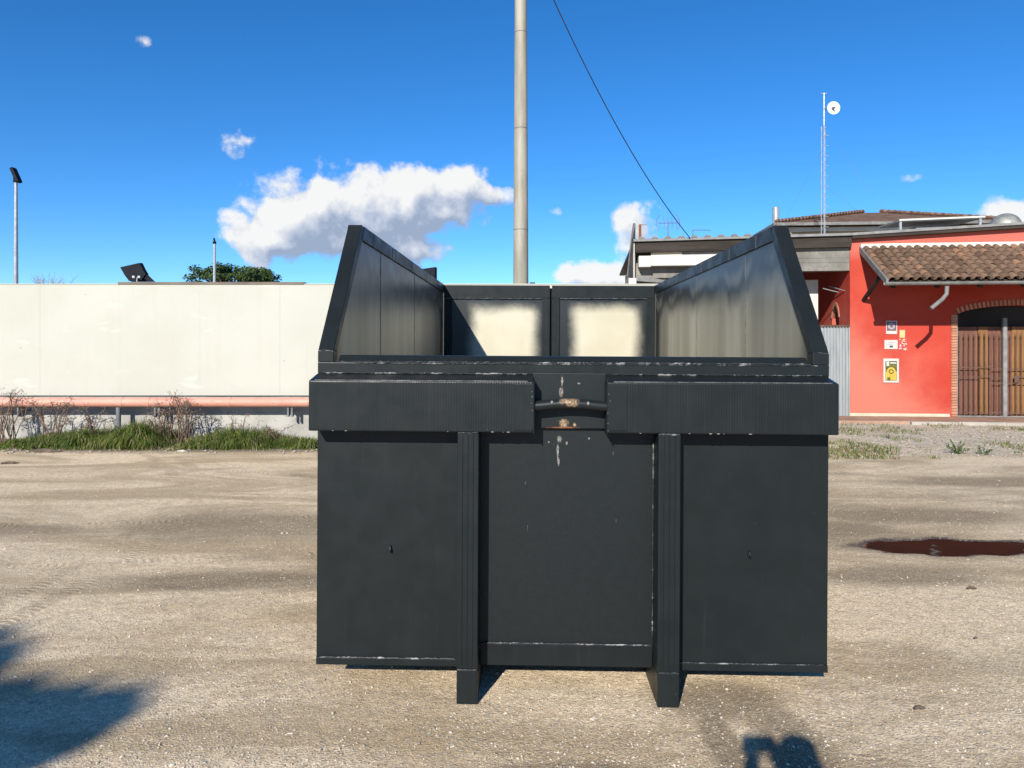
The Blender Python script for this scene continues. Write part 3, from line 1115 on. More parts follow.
# ================================================================== red building and open shed
M['red'] = None
m = Mat('red_render', .85, .25)
co = m.pos()
X, Y, Z = m.xyz(co)
nz_ = m.noise(.8, 5, .6, co)
c = m.mix(m.rng(nz_, .3, .7), (0.41, 0.040, 0.024), (0.46, 0.064, 0.039))
# sun-bleached, chalky zone: low down and towards the corner
bl = m.math('ADD', m.math('MULTIPLY', m.math('SUBTRACT', 1.9, Z), .45), m.math('MULTIPLY', m.math('SUBTRACT', 9.4, X), .42))
bl = m.math('ADD', bl, m.math('MULTIPLY', m.math('SUBTRACT', nz_, .5), 1.3))
c = m.mix(m.rng(bl, -.1, .9, 0, .85), c, (0.52, 0.165, 0.112))
c = m.mix(m.rng(Z, 3.75, 4.15, 0, .6), c, (0.55, 0.165, 0.120))
m.col(c)
m.bump(m.noise(26, 5, .6, co), .2, .012)
M['red'] = m.m
M['cream'] = var('cream_paint', (0.48, 0.41, 0.29), (0.55, 0.48, 0.36), 3, .8, .3)
M['concrete'] = var('weathered_concrete', (0.15, 0.138, 0.118), (0.26, 0.243, 0.212), 1.4, .9, .2, .3, 12, stretch=(1, 1, .6), c3=(.15, .135, .115))
M['fascia'] = var('dark_brown_fascia', (0.028, 0.022, 0.018), (0.050, 0.040, 0.032), 2, .85, .2, stretch=(.4, 1, 4))
M['edge_grey'] = var('grey_sheet_edge', (0.17, 0.165, 0.155), (0.25, 0.243, 0.23), 5, .7, .35)
M['white_trim'] = var('white_trim', (0.52, 0.495, 0.43), (0.60, 0.575, 0.51), 2, .7, .3, c3=(.56, .53, .46))
M['darkwood'] = var('dark_timber', (0.030, 0.021, 0.016), (0.055, 0.040, 0.030), 4, .8, .2)
M['gutter'] = var('zinc_gutter', (0.135, 0.130, 0.118), (0.20, 0.195, 0.18), 5, .6, .4)
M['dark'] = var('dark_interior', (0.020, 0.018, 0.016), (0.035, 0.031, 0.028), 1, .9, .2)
M['brick'] = var('brick', (0.40, 0.175, 0.100), (0.50, 0.26, 0.165), 9, .9, .2, .3, 40, rnd_amt=.35)
fp = SHED.px
LX = fp(635, 250).x
RX = 7.2
roof_z = lambda x: fp(850, 236.5).z + (x) * (fp(1024, 225.5).z - fp(850, 236.5).z) / fp(1024, 225).x if x > 0 else fp(850, 236.5).z + x * (fp(850, 236.5).z - fp(640, 242.5).z) / (0 - fp(640, 242).x)

red = thing('red_building', 'low red rendered building with a tiled awning and arched gate', 'building', (3, 0, 0), SHED)
o = (3, 0, 0)
DX0, DX1 = fp(957, 400).x, fp(957, 400).x + 2.62
ZS, ZA = fp(960, 314).z, fp(960, 305.5).z
arch = []
for i in range(15):
    t = i / 14
    arch.append((DX0 + (DX1 - DX0) * t, ZS + (ZA - ZS) * math.sin(math.pi * t) ** .7))
outl = [(0, 0), (DX0, 0)] + arch + [(DX1, 0), (RX, 0), (RX, roof_z(RX) - .06), (0, roof_z(0) - .06)]
fc = MB().prism([(x, 0, z) for x, z in outl], (0, .30, 0)).build('facade', M['red'], red, off=o)
# left flank with a brick niche, seen under the shed roof
AR0, AR1 = .80, 1.32
azs, aza = fp(833, 318, 1.0).z, fp(833, 306, 1.0).z
fl = []
for i in range(13):
    t = i / 12
    fl.append((AR0 + (AR1 - AR0) * t, azs + (aza - azs) * math.sin(math.pi * t) ** .6))
outf = [(.302, 0), (AR0, 0)] + fl + [(AR1, 0), (7.5, 0), (7.5, 4.4), (.302, 4.4)]
MB().prism([(0.0, y_, z_) for y_, z_ in outf], (.25, 0, 0)).build('flank_wall', M['red'], red, off=o)
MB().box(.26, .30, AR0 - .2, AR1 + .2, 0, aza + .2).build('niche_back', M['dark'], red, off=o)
ring = MB()
for i in range(12):
    (y0, z0), (y1, z1) = fl[i], fl[i + 1]
    cy_, cz_ = (AR0 + AR1) / 2, azs - .05
    k = 1.28
    ring.hexa([(-.02, y0, z0), (-.02, y1, z1), (.1, y1, z1), (.1, y0, z0),
               (-.02, cy_ + (y0 - cy_) * k, cz_ + (z0 - cz_) * k), (-.02, cy_ + (y1 - cy_) * k, cz_ + (z1 - cz_) * k), (.1, cy_ + (y1 - cy_) * k, cz_ + (z1 - cz_) * k), (.1, cy_ + (y0 - cy_) * k, cz_ + (z0 - cz_) * k)])
ring.build('niche_arch', M['brick'], red, off=o)
MB().box(RX - .3, RX, .302, 7.5, 0, 4.4).build('side_wall', M['red'], red, off=o)
MB().box(.26, RX - .31, 7.2, 7.5, 0, 4.4).build('back_wall', M['red'], red, off=o)
MB().box(-.03 + .03, DX0 - .17, -.012, -.001, .075, .145).build('skirting', M['cream'], red, off=o)
MB().box(DX1 + .2, RX, -.012, -.001, .075, .145).build('skirting', M['cream'], red, off=o)
# brick jambs and arch
bm_ = MB().box(-.068, .068, -.02, .10, -.027, .027).mesh('brick', M['brick'])
z = .11
while z < ZS:
    for xx in (DX0 - .07, DX1 + .07):
        part(bm_, 'brick', red, (xx - 3, rnd.uniform(-.004, .002), z), (0, rnd.uniform(-.02, .02), 0), (rnd.uniform(.92, 1.0), 1, 1))
    z += .066
pts = arch
for i in range(len(pts) - 1):
    for hlf in (0.25, .75):
        x0 = pts[i][0] + (pts[i + 1][0] - pts[i][0]) * hlf
        z0 = pts[i][1] + (pts[i + 1][1] - pts[i][1]) * hlf
        ang = math.atan2(pts[i + 1][1] - pts[i][1], pts[i + 1][0] - pts[i][0])
        part(bm_, 'brick', red, (x0 - 3 - math.sin(ang) * .07, -.002, z0 + math.cos(ang) * .07), (0, math.pi / 2 - ang, 0), (1, 1, 1.0))
# doors behind the gate: narrow planks of two stains
M['plank_a'] = var('pinkish_planks', (0.150, 0.062, 0.040), (0.215, 0.093, 0.060), 2, .75, .3, .15, 30, stretch=(9, 9, .7), rnd_amt=.3)
M['plank_b'] = var('honey_planks', (0.195, 0.088, 0.028), (0.27, 0.130, 0.045), 2, .7, .3, .15, 30, stretch=(9, 9, .7), rnd_amt=.3)
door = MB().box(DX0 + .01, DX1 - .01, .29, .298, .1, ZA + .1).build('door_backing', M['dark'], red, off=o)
zt_ = fp(980, 316).z
mA = MB().box(-.052, .052, 0, .03, .10, zt_ - .25).mesh('plank', M['plank_a'])
mB = MB().box(-.052, .052, 0, .03, .10, zt_ - .25).mesh('plank', M['plank_b'])
x = DX0 + .09
i = 0
while x < DX1 - .05:
    honey = fp(977, 0, .2).x < x < fp(987.5, 0, .2).x or fp(1013, 0, .2).x < x < fp(1026, 0, .2).x
    part(mB if honey else mA, 'plank', door, (x - 3 + 3 - 3 + 0, .20 if honey else .235, 0), (0, 0, rnd.uniform(-.03, .03)))
    x += .108
for ob_ in [q for q in door.children if q.name.startswith('plank')]:
    pass
# awning
awn = fp
AZ1 = fp(862, 247.5).z
AX0 = fp(862, 247).x
PR = 1.60
AZ0 = SHED.px(888, 281.5, -PR).z
AXe = SHED.px(887, 283, -PR).x
AX0 = (AX0 + AXe) / 2
aw = MB()
aw.hexa([(AX0, -PR + .05, AZ0 - .03), (RX, -PR + .05, AZ0 - .03), (RX, -.002, AZ1 - .13), (AX0, -.002, AZ1 - .13),
         (AX0, -PR + .05, AZ0 + .03), (RX, -PR + .05, AZ0 + .03), (RX, -.002, AZ1 - .07), (AX0, -.002, AZ1 - .07)])
awo = aw.build('awning', M['darkwood'], red, off=o)
MB().hexa([(AX0 - .05, -PR - .05, AZ0 - .09), (AX0 - .003, -PR - .05, AZ0 - .09), (AX0 - .003, -.002, AZ1 - .12), (AX0 - .05, -.002, AZ1 - .12),
           (AX0 - .05, -PR - .05, AZ0 + .05), (AX0 - .003, -PR - .05, AZ0 + .05), (AX0 - .003, -.002, AZ1 + .02), (AX0 - .05, -.002, AZ1 + .02)]).build('verge_board', M['gutter'], awo, off=o)
gl = MB()
prof = [(-.07 * math.cos(a_), -.07 * math.sin(a_)) for a_ in [math.pi * k / 8 for k in range(9)]]
vv, ff = [], []
for xx in (AX0 - .08, RX):
    for (py_, pz_) in prof:
        vv.append((xx, -PR - .03 + py_, AZ0 - .02 + pz_))
    for (py_, pz_) in prof[::-1]:
        vv.append((xx, -PR - .03 + py_ * .9, AZ0 - .02 + pz_ * .9))
k_ = 18
ff = [(i, i + 1, i + 1 + k_, i + k_) for i in range(k_ - 1)] + [(k_ - 1, 0, k_, 2 * k_ - 1), tuple(range(k_))[::-1], tuple(range(k_, 2 * k_))]
gl.add(vv, ff)
gl.build('gutter', M['gutter'], awo, off=o, smooth=False)
dq = [SHED.px(a_, b_, d_) for a_, b_, d_ in ((947, 286, -PR - .02), (946.5, 294, -PR + .0), (942, 299.5, -PR - .03), (931, 308.5, -PR - .06))]
MB().tube(dq, .045, 12).build('downspout', M['gutter'], awo, off=o, smooth=True)
tl = math.hypot(PR, AZ1 - AZ0)
slope = math.atan2(AZ1 - AZ0 - .05, PR)
rows = 8
tlen = tl / rows + .07
tm = Mat('terracotta', .9, .2)
r_ = tm.rand()
tcx = tm.mix(tm.rng(r_, .0, .5), (0.105, 0.063, 0.040), (0.175, 0.108, 0.070))
tcx = tm.mix(tm.rng(r_, .72, 1.0, 0, .8), tcx, (0.27, 0.145, 0.085))
tcx = tm.mix(tm.rng(tm.noise(5, 5, .7, tm.pos()), .45, .7, 0, .75), tcx, (0.072, 0.058, 0.042))
tm.col(tcx)
tm.bump(tm.noise(30, 4, .6, tm.pos()), .3, .01)
M['tile'] = tm.m
tb_ = MB()
nseg = 6
vv, ff = [], []
for j, (l_, rr) in enumerate(((0, .088), (tlen, .070))):
    for th in (0, .016):
        for k in range(nseg + 1):
            a_ = math.pi * k / nseg
            vv.append(((rr - th) * math.cos(a_), l_, (rr - th) * math.sin(a_) * .92))
q = nseg + 1
for k in range(nseg):
    ff.append((k, k + 1, 2 * q + k + 1, 2 * q + k))
    ff.append((q + k + 1, q + k, 3 * q + k, 3 * q + k + 1))
    ff.append((k + 1, k, q + k, q + k + 1))
tb_.add(vv, ff)
tile = tb_.mesh('roof_tile', M['tile'])
tile.polygons.foreach_set('use_smooth', [True] * len(tile.polygons))
pan = MB()
vv, ff = [], []
for j, l_ in enumerate((0, tl)):
    for k in range(nseg + 1):
        a_ = math.pi + math.pi * k / nseg
        vv.append((.085 * math.cos(a_), l_, .05 * math.sin(a_) + .012))
for k in range(nseg):
    ff.append((k, k + 1, q + k + 1, q + k))
pan.add(vv, ff)
pan = pan.mesh('pan_tile', M['tile'])
sp_ = .196
ncol = int((RX - AX0) / sp_) + 1
for ci in range(ncol):
    xx = AX0 + .09 + ci * sp_
    part(pan, 'pan_tile', awo, (xx + sp_ / 2 - 3, -PR, AZ0 + .062), (slope, 0, 0))
    for ri in range(rows):
        d_ = ri * tl / rows - .05
        part(tile, 'roof_tile', awo, (xx - 3 + rnd.uniform(-.008, .008), -PR + d_ * math.cos(slope), AZ0 + .055 + d_ * math.sin(slope) + rnd.uniform(-.004, .006)),
             (slope + R(-3.2) + rnd.uniform(-.015, .015), rnd.uniform(-.05, .05), rnd.uniform(-.025, .025)))
x = AX0 - .03
zt_s = fp(870, 243.5).z
while x < RX:
    x2 = min(RX, x + 1.0)
    MB().box(x + .003, x2 - .003, -.05, -.001, AZ1 - .02, AZ1 + .085).build('flashing', M['white_trim'], awo, off=o)
    x = x2
for xx in (AX0 + .12, AX0 + 1.05, AX0 + 1.95, AX0 + 2.85, AX0 + 3.75, AX0 + 4.6):
    MB().hexa([(xx, -PR + .12, AZ0 - .14), (xx + .09, -PR + .12, AZ0 - .14), (xx + .09, -.001, AZ1 - .26), (xx, -.001, AZ1 - .26),
               (xx, -PR + .12, AZ0 - .025), (xx + .09, -PR + .12, AZ0 - .025), (xx + .09, -.001, AZ1 - .135), (xx, -.001, AZ1 - .135)]).build('rafter', M['darkwood'], awo, off=o)
zb0 = fp(865, 300).z
MB().tube([(AX0 + .05, -.02, zb0), (AX0 + .05, -PR * .62, AZ0 + (AZ1 - AZ0) * .38 - .22)], .055, 6).build('brace', M['darkwood'], awo, off=o)

# pavement strip along the building
M['pave'] = var('red_brown_paving', (0.30, 0.185, 0.125), (0.40, 0.265, 0.19), 2.4, .9, .2, .3, 20, c3=(.24, .15, .105))
M['kerb'] = var('pale_kerb', (0.33, 0.30, 0.25), (0.42, 0.385, 0.33), 3, .9, .2, .3, 14)
pv = MB().box(-3.4, RX + 2, -1.15, .8, -.1, .07).build('pavement', M['pave'])
tag(place(pv, (0, 0, 0), SHED), 'narrow reddish brown pavement in front of the red building', kind='structure')
x = .9
kb = thing('kerb', 'pale stone kerb edging the red brown pavement', 'kerb', (1, -1.2, 0), SHED)
while x < RX + 1:
    MB().box(x + .004, x + .996, -1.27, -1.153, -.1, .066 + rnd.uniform(-.008, .006)).build('kerb_stone', M['kerb'], kb, off=(1, -1.2, 0), bevel=.01)
    x += 1.0

# ------------------------------------------------------------------ the iron gate
M['iron'] = var('rusty_iron', (0.075, 0.045, 0.033), (0.15, 0.085, 0.060), 6, .8, .3)
M['gate_grey'] = var('grey_gate_post', (0.17, 0.166, 0.158), (0.25, 0.243, 0.232), 6, .7, .3)
gate = thing('iron_gate', 'rusty barred iron gate with spear tops in the arched doorway', 'gate', ((DX0 + DX1) / 2, .10, .07), SHED)
go_ = ((DX0 + DX1) / 2, .10, .07)
zg = fp(970, 330.5, .1).z
barm = MB().box(-.0085, .0085, -.0085, .0085, .09 - .07, zg - .16 - .07)
barm.add([(-.016, -.005, zg - .16 - .07), (.016, -.005, zg - .16 - .07), (.016, .005, zg - .16 - .07), (-.016, .005, zg - .16 - .07), (0, 0, zg - .07)],
         [(0, 1, 4), (1, 2, 4), (2, 3, 4), (3, 0, 4)])
barm = barm.mesh('bar', M['iron'])
xm = fp(1004.5, 0, .1).x
x = DX0 + .10
while x < DX1 - .03:
    if abs(x - xm) > .07:
        part(barm, 'bar', gate, (x - go_[0], 0, 0))
    x += .1165
for (ya, xa, xb) in ((367.5, DX0 + .05, DX0 + .55), (377, DX0 + .05, DX0 + .55), (366.5, DX0 + .56, DX0 + .85), (376, DX0 + .56, DX0 + .85), (369, DX0 + .86, xm), (378, DX0 + .86, xm), (383, DX0 + .86, xm), (369, xm, DX1), (383, xm, DX1), (376, xm + .25, DX1),
                     (412.5, DX0 + .02, DX1 - .02), (416.5, DX0 + .02, DX1 - .02)):
    za = fp(980, ya, .1).z
    MB().box(xa, xb, .083, .0905, za - .010, za + .010).build('cross_bar', M['iron'], gate, off=go_)
MB().box(xm - .045, xm + .045, .06, .14, .075, fp(1004, 318, .1).z).build('middle_post', M['gate_grey'], gate, off=go_, bevel=.006)
MB().box(DX0 + .004, DX0 + .05, .06, .14, .075, ZS - .02).build('side_post', M['gate_grey'], gate, off=go_, bevel=.006)
MB().box(DX1 - .05, DX1 - .004, .06, .14, .075, ZS - .02).build('side_post', M['gate_grey'], gate, off=go_, bevel=.006)
MB().box(DX0 + .052, DX1 - .052, .07, .13, .075, .10).build('bottom_rail', M['gate_grey'], gate, off=go_)
lk = fp(1017, 379, .05)
MB().box(lk.x - .05, lk.x + .05, .05, .082, lk.z - .09, lk.z + .07).build('lock', M['iron'], gate, off=go_, bevel=.01)

# ------------------------------------------------------------------ signs on the red wall
M['sign_white'] = var('sign_white', (0.46, 0.44, 0.39), (0.53, 0.51, 0.46), 6, .6, .4)
M['ink'] = var('sign_ink', (0.05, 0.05, 0.055), (0.09, 0.09, 0.095), 9, .6, .3)
M['sign_plum'] = var('plum_print', (0.13, 0.07, 0.085), (0.18, 0.10, 0.12), 9, .6, .3)
M['sign_grey'] = var('grey_print', (0.30, 0.27, 0.30), (0.36, 0.33, 0.35), 9, .6, .3)
M['sign_yellow'] = var('yellow_print', (0.50, 0.30, 0.03), (0.58, 0.37, 0.05), 9, .5, .4)
M['sign_green'] = var('dark_green_print', (0.045, 0.05, 0.012), (0.14, 0.13, 0.02), 14, .5, .4)
M['pale_yellow'] = var('pale_yellow_print', (0.52, 0.40, 0.16), (0.58, 0.46, 0.22), 9, .6, .3)
M['sign_red'] = var('red_print', (0.55, 0.05, 0.05), (0.62, 0.08, 0.07), 9, .6, .3)


def sign(name, label, x0, y0, x1, y1, mat, marks, thick=.018):
    a, b = fp(x0, y0, -.01), fp(x1, y1, -.01)
    base = ((a.x + b.x) / 2, -.002, b.z)
    t = thing(name, label, 'sign', base, SHED)
    MB().box(a.x, b.x, -thick, -.001, b.z, a.z).build('board', mat, t, off=base, bevel=.003)
    for i, (nm, mx0, my0, mx1, my1, mm) in enumerate(marks):
        q0, q1 = fp(mx0, my0, -.02), fp(mx1, my1, -.02)
        y_ = -thick - .003 - .0012 * i
        if nm == 'disc':
            cx_, cz_, rx_ = (q0.x + q1.x) / 2, (q0.z + q1.z) / 2, (q1.x - q0.x) / 2
            MB().prism([(cx_ + rx_ * math.cos(6.283 * k / 20), y_, cz_ + rx_ * math.sin(6.283 * k / 20)) for k in range(20)], (0, .001, 0)).build('emblem', mm, t, off=base)
        else:
            MB().box(min(q0.x, q1.x), max(q0.x, q1.x), y_, y_ + .001, min(q0.z, q1.z), max(q0.z, q1.z)).build(nm, mm, t, off=base)
    return t


sign('wall_sign', 'plum square sign with a grey round emblem and white foot strip on the red wall', 886, 320.8, 897, 334, M['sign_white'],
     [('print', 886.8, 321.6, 896.3, 330.8, M['sign_plum']), ('disc', 888, 322.6, 895, 329.6, M['sign_grey']), ('disc', 890, 324.6, 893, 327.6, M['sign_plum'])])
sign('wall_sign', 'white notice with small dark print on the red wall', 884.4, 340, 897.5, 349, M['sign_white'],
     [('print', 887.5, 342, 895, 342.6, M['sign_grey']), ('print', 887.5, 343.8, 894, 344.4, M['sign_grey']), ('print', 889.5, 345.6, 893, 347.4, M['ink'])])
sign('wall_sign', 'small pale yellow plate on the red wall above the mottled one', 899.6, 330, 905, 337.8, M['pale_yellow'],
     [('print', 900.4, 331.6, 904.2, 332.2, M['cream'])], .012)
mk = []
rg = random.Random(3)
for _ in range(26):
    xx, yy = rg.uniform(898.8, 905.6), rg.uniform(338.6, 349.2)
    mk.append(('print', xx, yy, xx + rg.uniform(.7, 1.5), yy + rg.uniform(.7, 1.6), M['pale_yellow'] if rg.random() < .5 else M['sign_white']))
sign('wall_sign', 'mottled red and white plate on the red wall', 898.4, 338.4, 907, 350.6, M['sign_red'], mk, .01)
sign('picture_sign', 'framed yellow and dark green picture sign on the red wall', 883.2, 358.6, 898.6, 382.6, M['sign_white'],
     [('print', 885.2, 361, 896.8, 380.6, M['sign_green']), ('print', 885.6, 371.5, 896.4, 380.2, M['sign_yellow']), ('disc', 886.6, 367, 895.4, 375.8, M['sign_yellow']),
      ('disc', 888.4, 369, 893.6, 374.2, M['sign_green']), ('disc', 889.6, 370.2, 892.4, 373, M['sign_yellow']), ('print', 886.2, 361.4, 888.8, 366, M['sign_white']),
      ('print', 889.8, 362.2, 896, 363.6, M['sign_white']), ('print', 887, 377.2, 890, 380, M['sign_green'])], .03)

# ------------------------------------------------------------------ open shed to the left of the red building
shed = thing('open_shed', 'long open concrete shed with a dark brown fascia joined to the red building', 'shed', (-2.5, 0, 0), SHED)
so_ = (-2.5, 0, 0)
b0 = fp(700, 270)
ZR = lambda x, d=0: roof_z(x) - d
def sloped(x0, x1, y0, y1, d0, d1):
    """a box hung under the sloping roof line, d0..d1 below it"""
    return MB().hexa([(x0, y0, ZR(x0, d1)), (x1, y0, ZR(x1, d1)), (x1, y1, ZR(x1, d1)), (x0, y1, ZR(x0, d1)),
                      (x0, y0, ZR(x0, d0)), (x1, y0, ZR(x1, d0)), (x1, y1, ZR(x1, d0)), (x0, y1, ZR(x0, d0))])
rf = sloped(LX - .05, -.001, -.20, 8.5, -.06, .0).build('roof', M['edge_grey'], shed, off=so_)
sloped(.001, RX + .3, -.20, 8.5, -.06, .0).build('roof', M['edge_grey'], red, off=o)
sloped(LX, -.003, -.13, -.05, .003, .265).build('fascia', M['fascia'], shed, off=so_)
sloped(.003, RX, -.17, -.004, .003, .075).build('fascia', M['fascia'], red, off=o)
x = LX + .15
while x < fp(800, 0).x:                             # ribs of the roof sheets showing at the edge
    MB().prism([(x - .08, -.21, ZR(x) + .062), (x + .08, -.21, ZR(x) + .062), (x + .04, -.21, ZR(x) + .115), (x - .04, -.21, ZR(x) + .115)][::-1], (0, 8.5, 0)).build('roof_rib', M['gutter'], rf, off=so_)
    x += .32
x = fp(860, 0).x
xw1, xw2 = fp(638, 0).x, fp(764, 0).x
z1, z2 = fp(640, 256.5).z, fp(640, 267).z
MB().box(xw1, fp(650, 0).x - .002, -.30, .05, z2 - .03, z1 - .02).build('white_box', M['white_trim'], shed, off=so_, bevel=.01)
MB().box(fp(650, 0).x, xw2, -.25, .05, z2, z1).build('white_box', M['white_trim'], shed, off=so_, bevel=.01)
MB().box(fp(651, 0).x, fp(682, 0).x, -.02, .05, z1 + .003, fp(640, 252.5).z).build('cream_strip', M['cream'], shed, off=so_)
MB().box(fp(682, 0).x + .002, xw2, .0, .05, z1 + .003, fp(640, 250).z).build('beam', M['concrete'], shed, off=so_)
MB().box(LX + .02, xw2, .06, .30, fp(700, 277.3).z, z2 + .1).build('beam', M['concrete'], shed, off=so_)
MB().box(fp(764, 0).x + .002, -.004, .02, .30, fp(840, 270.5).z, roof_z(-1) - .25).build('beam', M['concrete'], shed, off=so_)
zsh = [fp(840, v).z for v in (252, 257.5, 262, 266)]
for z_ in zsh[1:3]:
    MB().box(fp(764, 0).x + .004, -.006, .012, .0185, z_ - .006, z_ + .006).build('board_joint', M['concrete'], shed, off=so_)
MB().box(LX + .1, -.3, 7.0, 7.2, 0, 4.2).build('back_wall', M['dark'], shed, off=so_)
MB().box(LX + .1, LX + .25, .35, 6.99, 0, 4.0).build('added_end_wall', M['dark'], shed, off=so_)  # dark wall added to cut the ambient light inside the shed
sloped(LX + .12, -.02, .35, 6.98, .02, .05).build('added_ceiling', M['dark'], shed, off=so_)  # dark sheet added under the roof to stop bounce light
for xx in (LX + .35, fp(764, 0).x):
    MB().box(xx - .12, xx + .12, .05 if xx < -.4 else .4, .29 if xx < -.4 else .6, -.1, fp(700, 277.3).z - .003).build('column', M['concrete'], shed, off=so_)
MB().box(fp(664.5, 0, .05).x, fp(667, 0, .05).x, .31, .36, 0, fp(660, 277.5).z).build('white_post', M['white_trim'], shed, off=so_)
MB().hexa([(fp(636, 0, -.4).x, -.42, fp(636, 281, -.4).z), (fp(664, 0, -.4).x, -.42, fp(664, 283, -.4).z), (fp(664, 0, -.4).x, .03, fp(664, 283, -.4).z), (fp(636, 0, -.4).x, .03, fp(636, 281, -.4).z),
           (fp(636, 0, -.4).x, -.42, fp(636, 275, -.4).z), (fp(664, 0, -.4).x, -.42, fp(664, 280, -.4).z), (fp(664, 0, -.4).x, .03, fp(664, 280, -.4).z), (fp(636, 0, -.4).x, .03, fp(636, 275, -.4).z)]).build('awning_sheet', M['gutter'], shed, off=so_)
wp_ = fp(809, 280, 1.0)
MB().box(wp_.x - .3, fp(817.8, 280, 1.0).x, .98, 1.02, fp(812, 322, 1.0).z, wp_.z).build('white_board', M['white_trim'], shed, off=so_)
for (a_, b_) in (((823, 288.4, .7), (838.5, 292.3, .35)), ((828.5, 286.2, 1.0), (844.5, 290.6, .35))):
    MB().tube([fp(*a_), fp(*b_)], .012, 6).build('rod', M['alu'], shed, off=so_)
# end fin of the shed
fin = MB().prism([fp(625, 292, -.9), fp(632.6, 292, -.05), fp(634.3, 292, -.05), fp(634.3, 223.5, -.05), fp(633, 223, -.05), fp(630.5, 240, -.3)], (0.03, .02, 0))
fin.build('end_fin', M['gutter'], shed, off=so_)
MB().box(fp(633.2, 0, .0).x, fp(634.3, 0, 0).x, -.12, .3, 0, fp(634, 243, 0).z).build('end_trim', M['white_trim'], shed, off=so_)
MB().box(fp(627, 0, -.5).x, fp(636, 0, -.5).x, -.62, -.4, 2.6, fp(630, 278.5, -.5).z).build('corner_block', M['white_trim'], shed, off=so_)
rv = fp(640, 240, .6)
vp = MB().tube([(rv.x, .6, rv.z - .3), (rv.x, .6, fp(640, 224.5, .6).z)], .035, 10).build('vent_pipe', M['rust'], shed, off=so_, smooth=True)
MB().box(rv.x, rv.x + .17, .59, .61, fp(640, 224.6, .6).z - .012, fp(640, 224.6, .6).z + .008).build('vent_arm', M['gutter'], vp, off=so_)

# corrugated fence panel closing the shed beside the red corner
fe = MB()
fx0, fx1 = fp(812, 0, .0).x, fp(849.6, 0, .0).x
ft0, ft1 = .072, fp(840, 326.5, 0).z
nn = int((fx1 - fx0) / .0088)
vv, ff = [], []
for i in range(nn + 1):
    x = fx0 + (fx1 - fx0) * i / nn
    ph = (x / .0715) % 1.0
    d = .018 * max(-1, min(1, 2.2 * math.sin(2 * math.pi * ph)))
    vv += [(x, .0 + d, ft0), (x, .0 + d, ft1)]
    if i:
        ff.append((2 * i - 2, 2 * i, 2 * i + 1, 2 * i - 1))
M['corr'] = var('pale_corrugated_sheet', (0.25, 0.265, 0.265), (0.33, 0.345, 0.34), 2, .5, .45, stretch=(8, 1, .5))
fen = thing('corrugated_fence', 'pale grey corrugated sheet fence beside the corner of the red building', 'fence', ((fx0 + fx1) / 2, 0, .07), SHED)
fo = ((fx0 + fx1) / 2, 0, .07)
fe.add(vv, ff)
fe.build('sheet', M['corr'], fen, off=fo)
MB().box(fx0, fx1 + .0, -.035, .035, ft1 - .01, ft1 + .035).build('top_rail', M['iron'], fen, off=fo)

# ------------------------------------------------------------------ things on and above the roofs
HF = Frame((px(776, 0, 31).x, 31.0, 0), R(-4))
hp = HF.px
M['hroof'] = None
m = Mat('brown_roof_tiles', .9, .2)
co = m.coord()
w_ = m.n('ShaderNodeTexWave', wave_type='BANDS', bands_direction='X')
w_.inputs['Scale'].default_value = 1.6
m.l(co, w_.inputs['Vector'])
c = m.mix(m.rng(m.noise(2.2, 5, .7), .35, .65), (0.135, 0.078, 0.050), (0.225, 0.135, 0.090))
c = m.mix(m.rng(m.noise(11, 3, .7), .5, .7, 0, .6), c, (.09, .06, .045))
m.col(c)
m.bump(w_.outputs['Fac'], .8, .06)
M['hroof'] = m.m
hz = hp(800, 223).z
hx1 = hp(1010, 223).x
house = thing('tiled_house', 'far house with a low brown hipped roof behind the shed', 'house', (hx1 / 2, 0, 0), HF)
ho = (hx1 / 2, 0, 0)
MB().box(.6, hx1 - .6, .6, 9.4, 0, hz - .28).build('wall', M['cream'], house, off=ho)
rz = hz + 1.28
MB().add([(0, 0, hz), (hx1, 0, hz), (hx1, 10, hz), (0, 10, hz), (5.5, 5.0, rz), (6.3, 5.0, rz),
          (0, 0, hz - .04), (hx1, 0, hz - .04), (hx1, 10, hz - .04), (0, 10, hz - .04)],
         [(0, 1, 5, 4), (1, 2, 5), (2, 3, 4, 5), (3, 0, 4), (9, 8, 7, 6), (0, 6, 7, 1), (1, 7, 8, 2), (2, 8, 9, 3), (3, 9, 6, 0)]).build('roof', M['hroof'], house, off=ho)
MB().box(-.1, hx1 + .1, -.12, .0, hz - .11, hz + .01).build('gutter', M['gutter'], house, off=ho)
MB().box(-.12, .0, -.12, 10, hz - .11, hz + .01).build('gutter', M['gutter'], house, off=ho)
MB().box(0.05, hx1, .3, .45, hz - .30, hz - .13).build('cornice', M['white_trim'], house, off=ho)
for i, (a_, b_) in enumerate(((808, 832), (846, 852), (862, 868), (880, 886), (905, 911))):
    MB().box(hp(a_, 0, .55).x, hp(b_, 0, .55).x, .56, .598, hz - 1.5, hz - .42).build('window', M['dark'], house, off=ho)
for (a0, a1) in (((0, 0, hz), (5.5, 5, rz)), ((hx1, 0, hz), (6.3, 5, rz))):
    pts = [Vector(a0).lerp(Vector(a1), i / 40) + Vector((0, 0, .06 + (.03 if i % 2 else 0))) for i in range(41)]
    MB().tube(pts, .09, 6).build('ridge_tiles', M['hroof'], house, off=ho)
cp = hp(776.5, 223, .3)
MB().tube([(cp.x, .4, hz - .3), (cp.x, .4, hp(776, 207.5, .4).z)], .14, 14).build('flue', M['alu'], house, off=ho, smooth=True)
fx = hp(814, 222, .0)

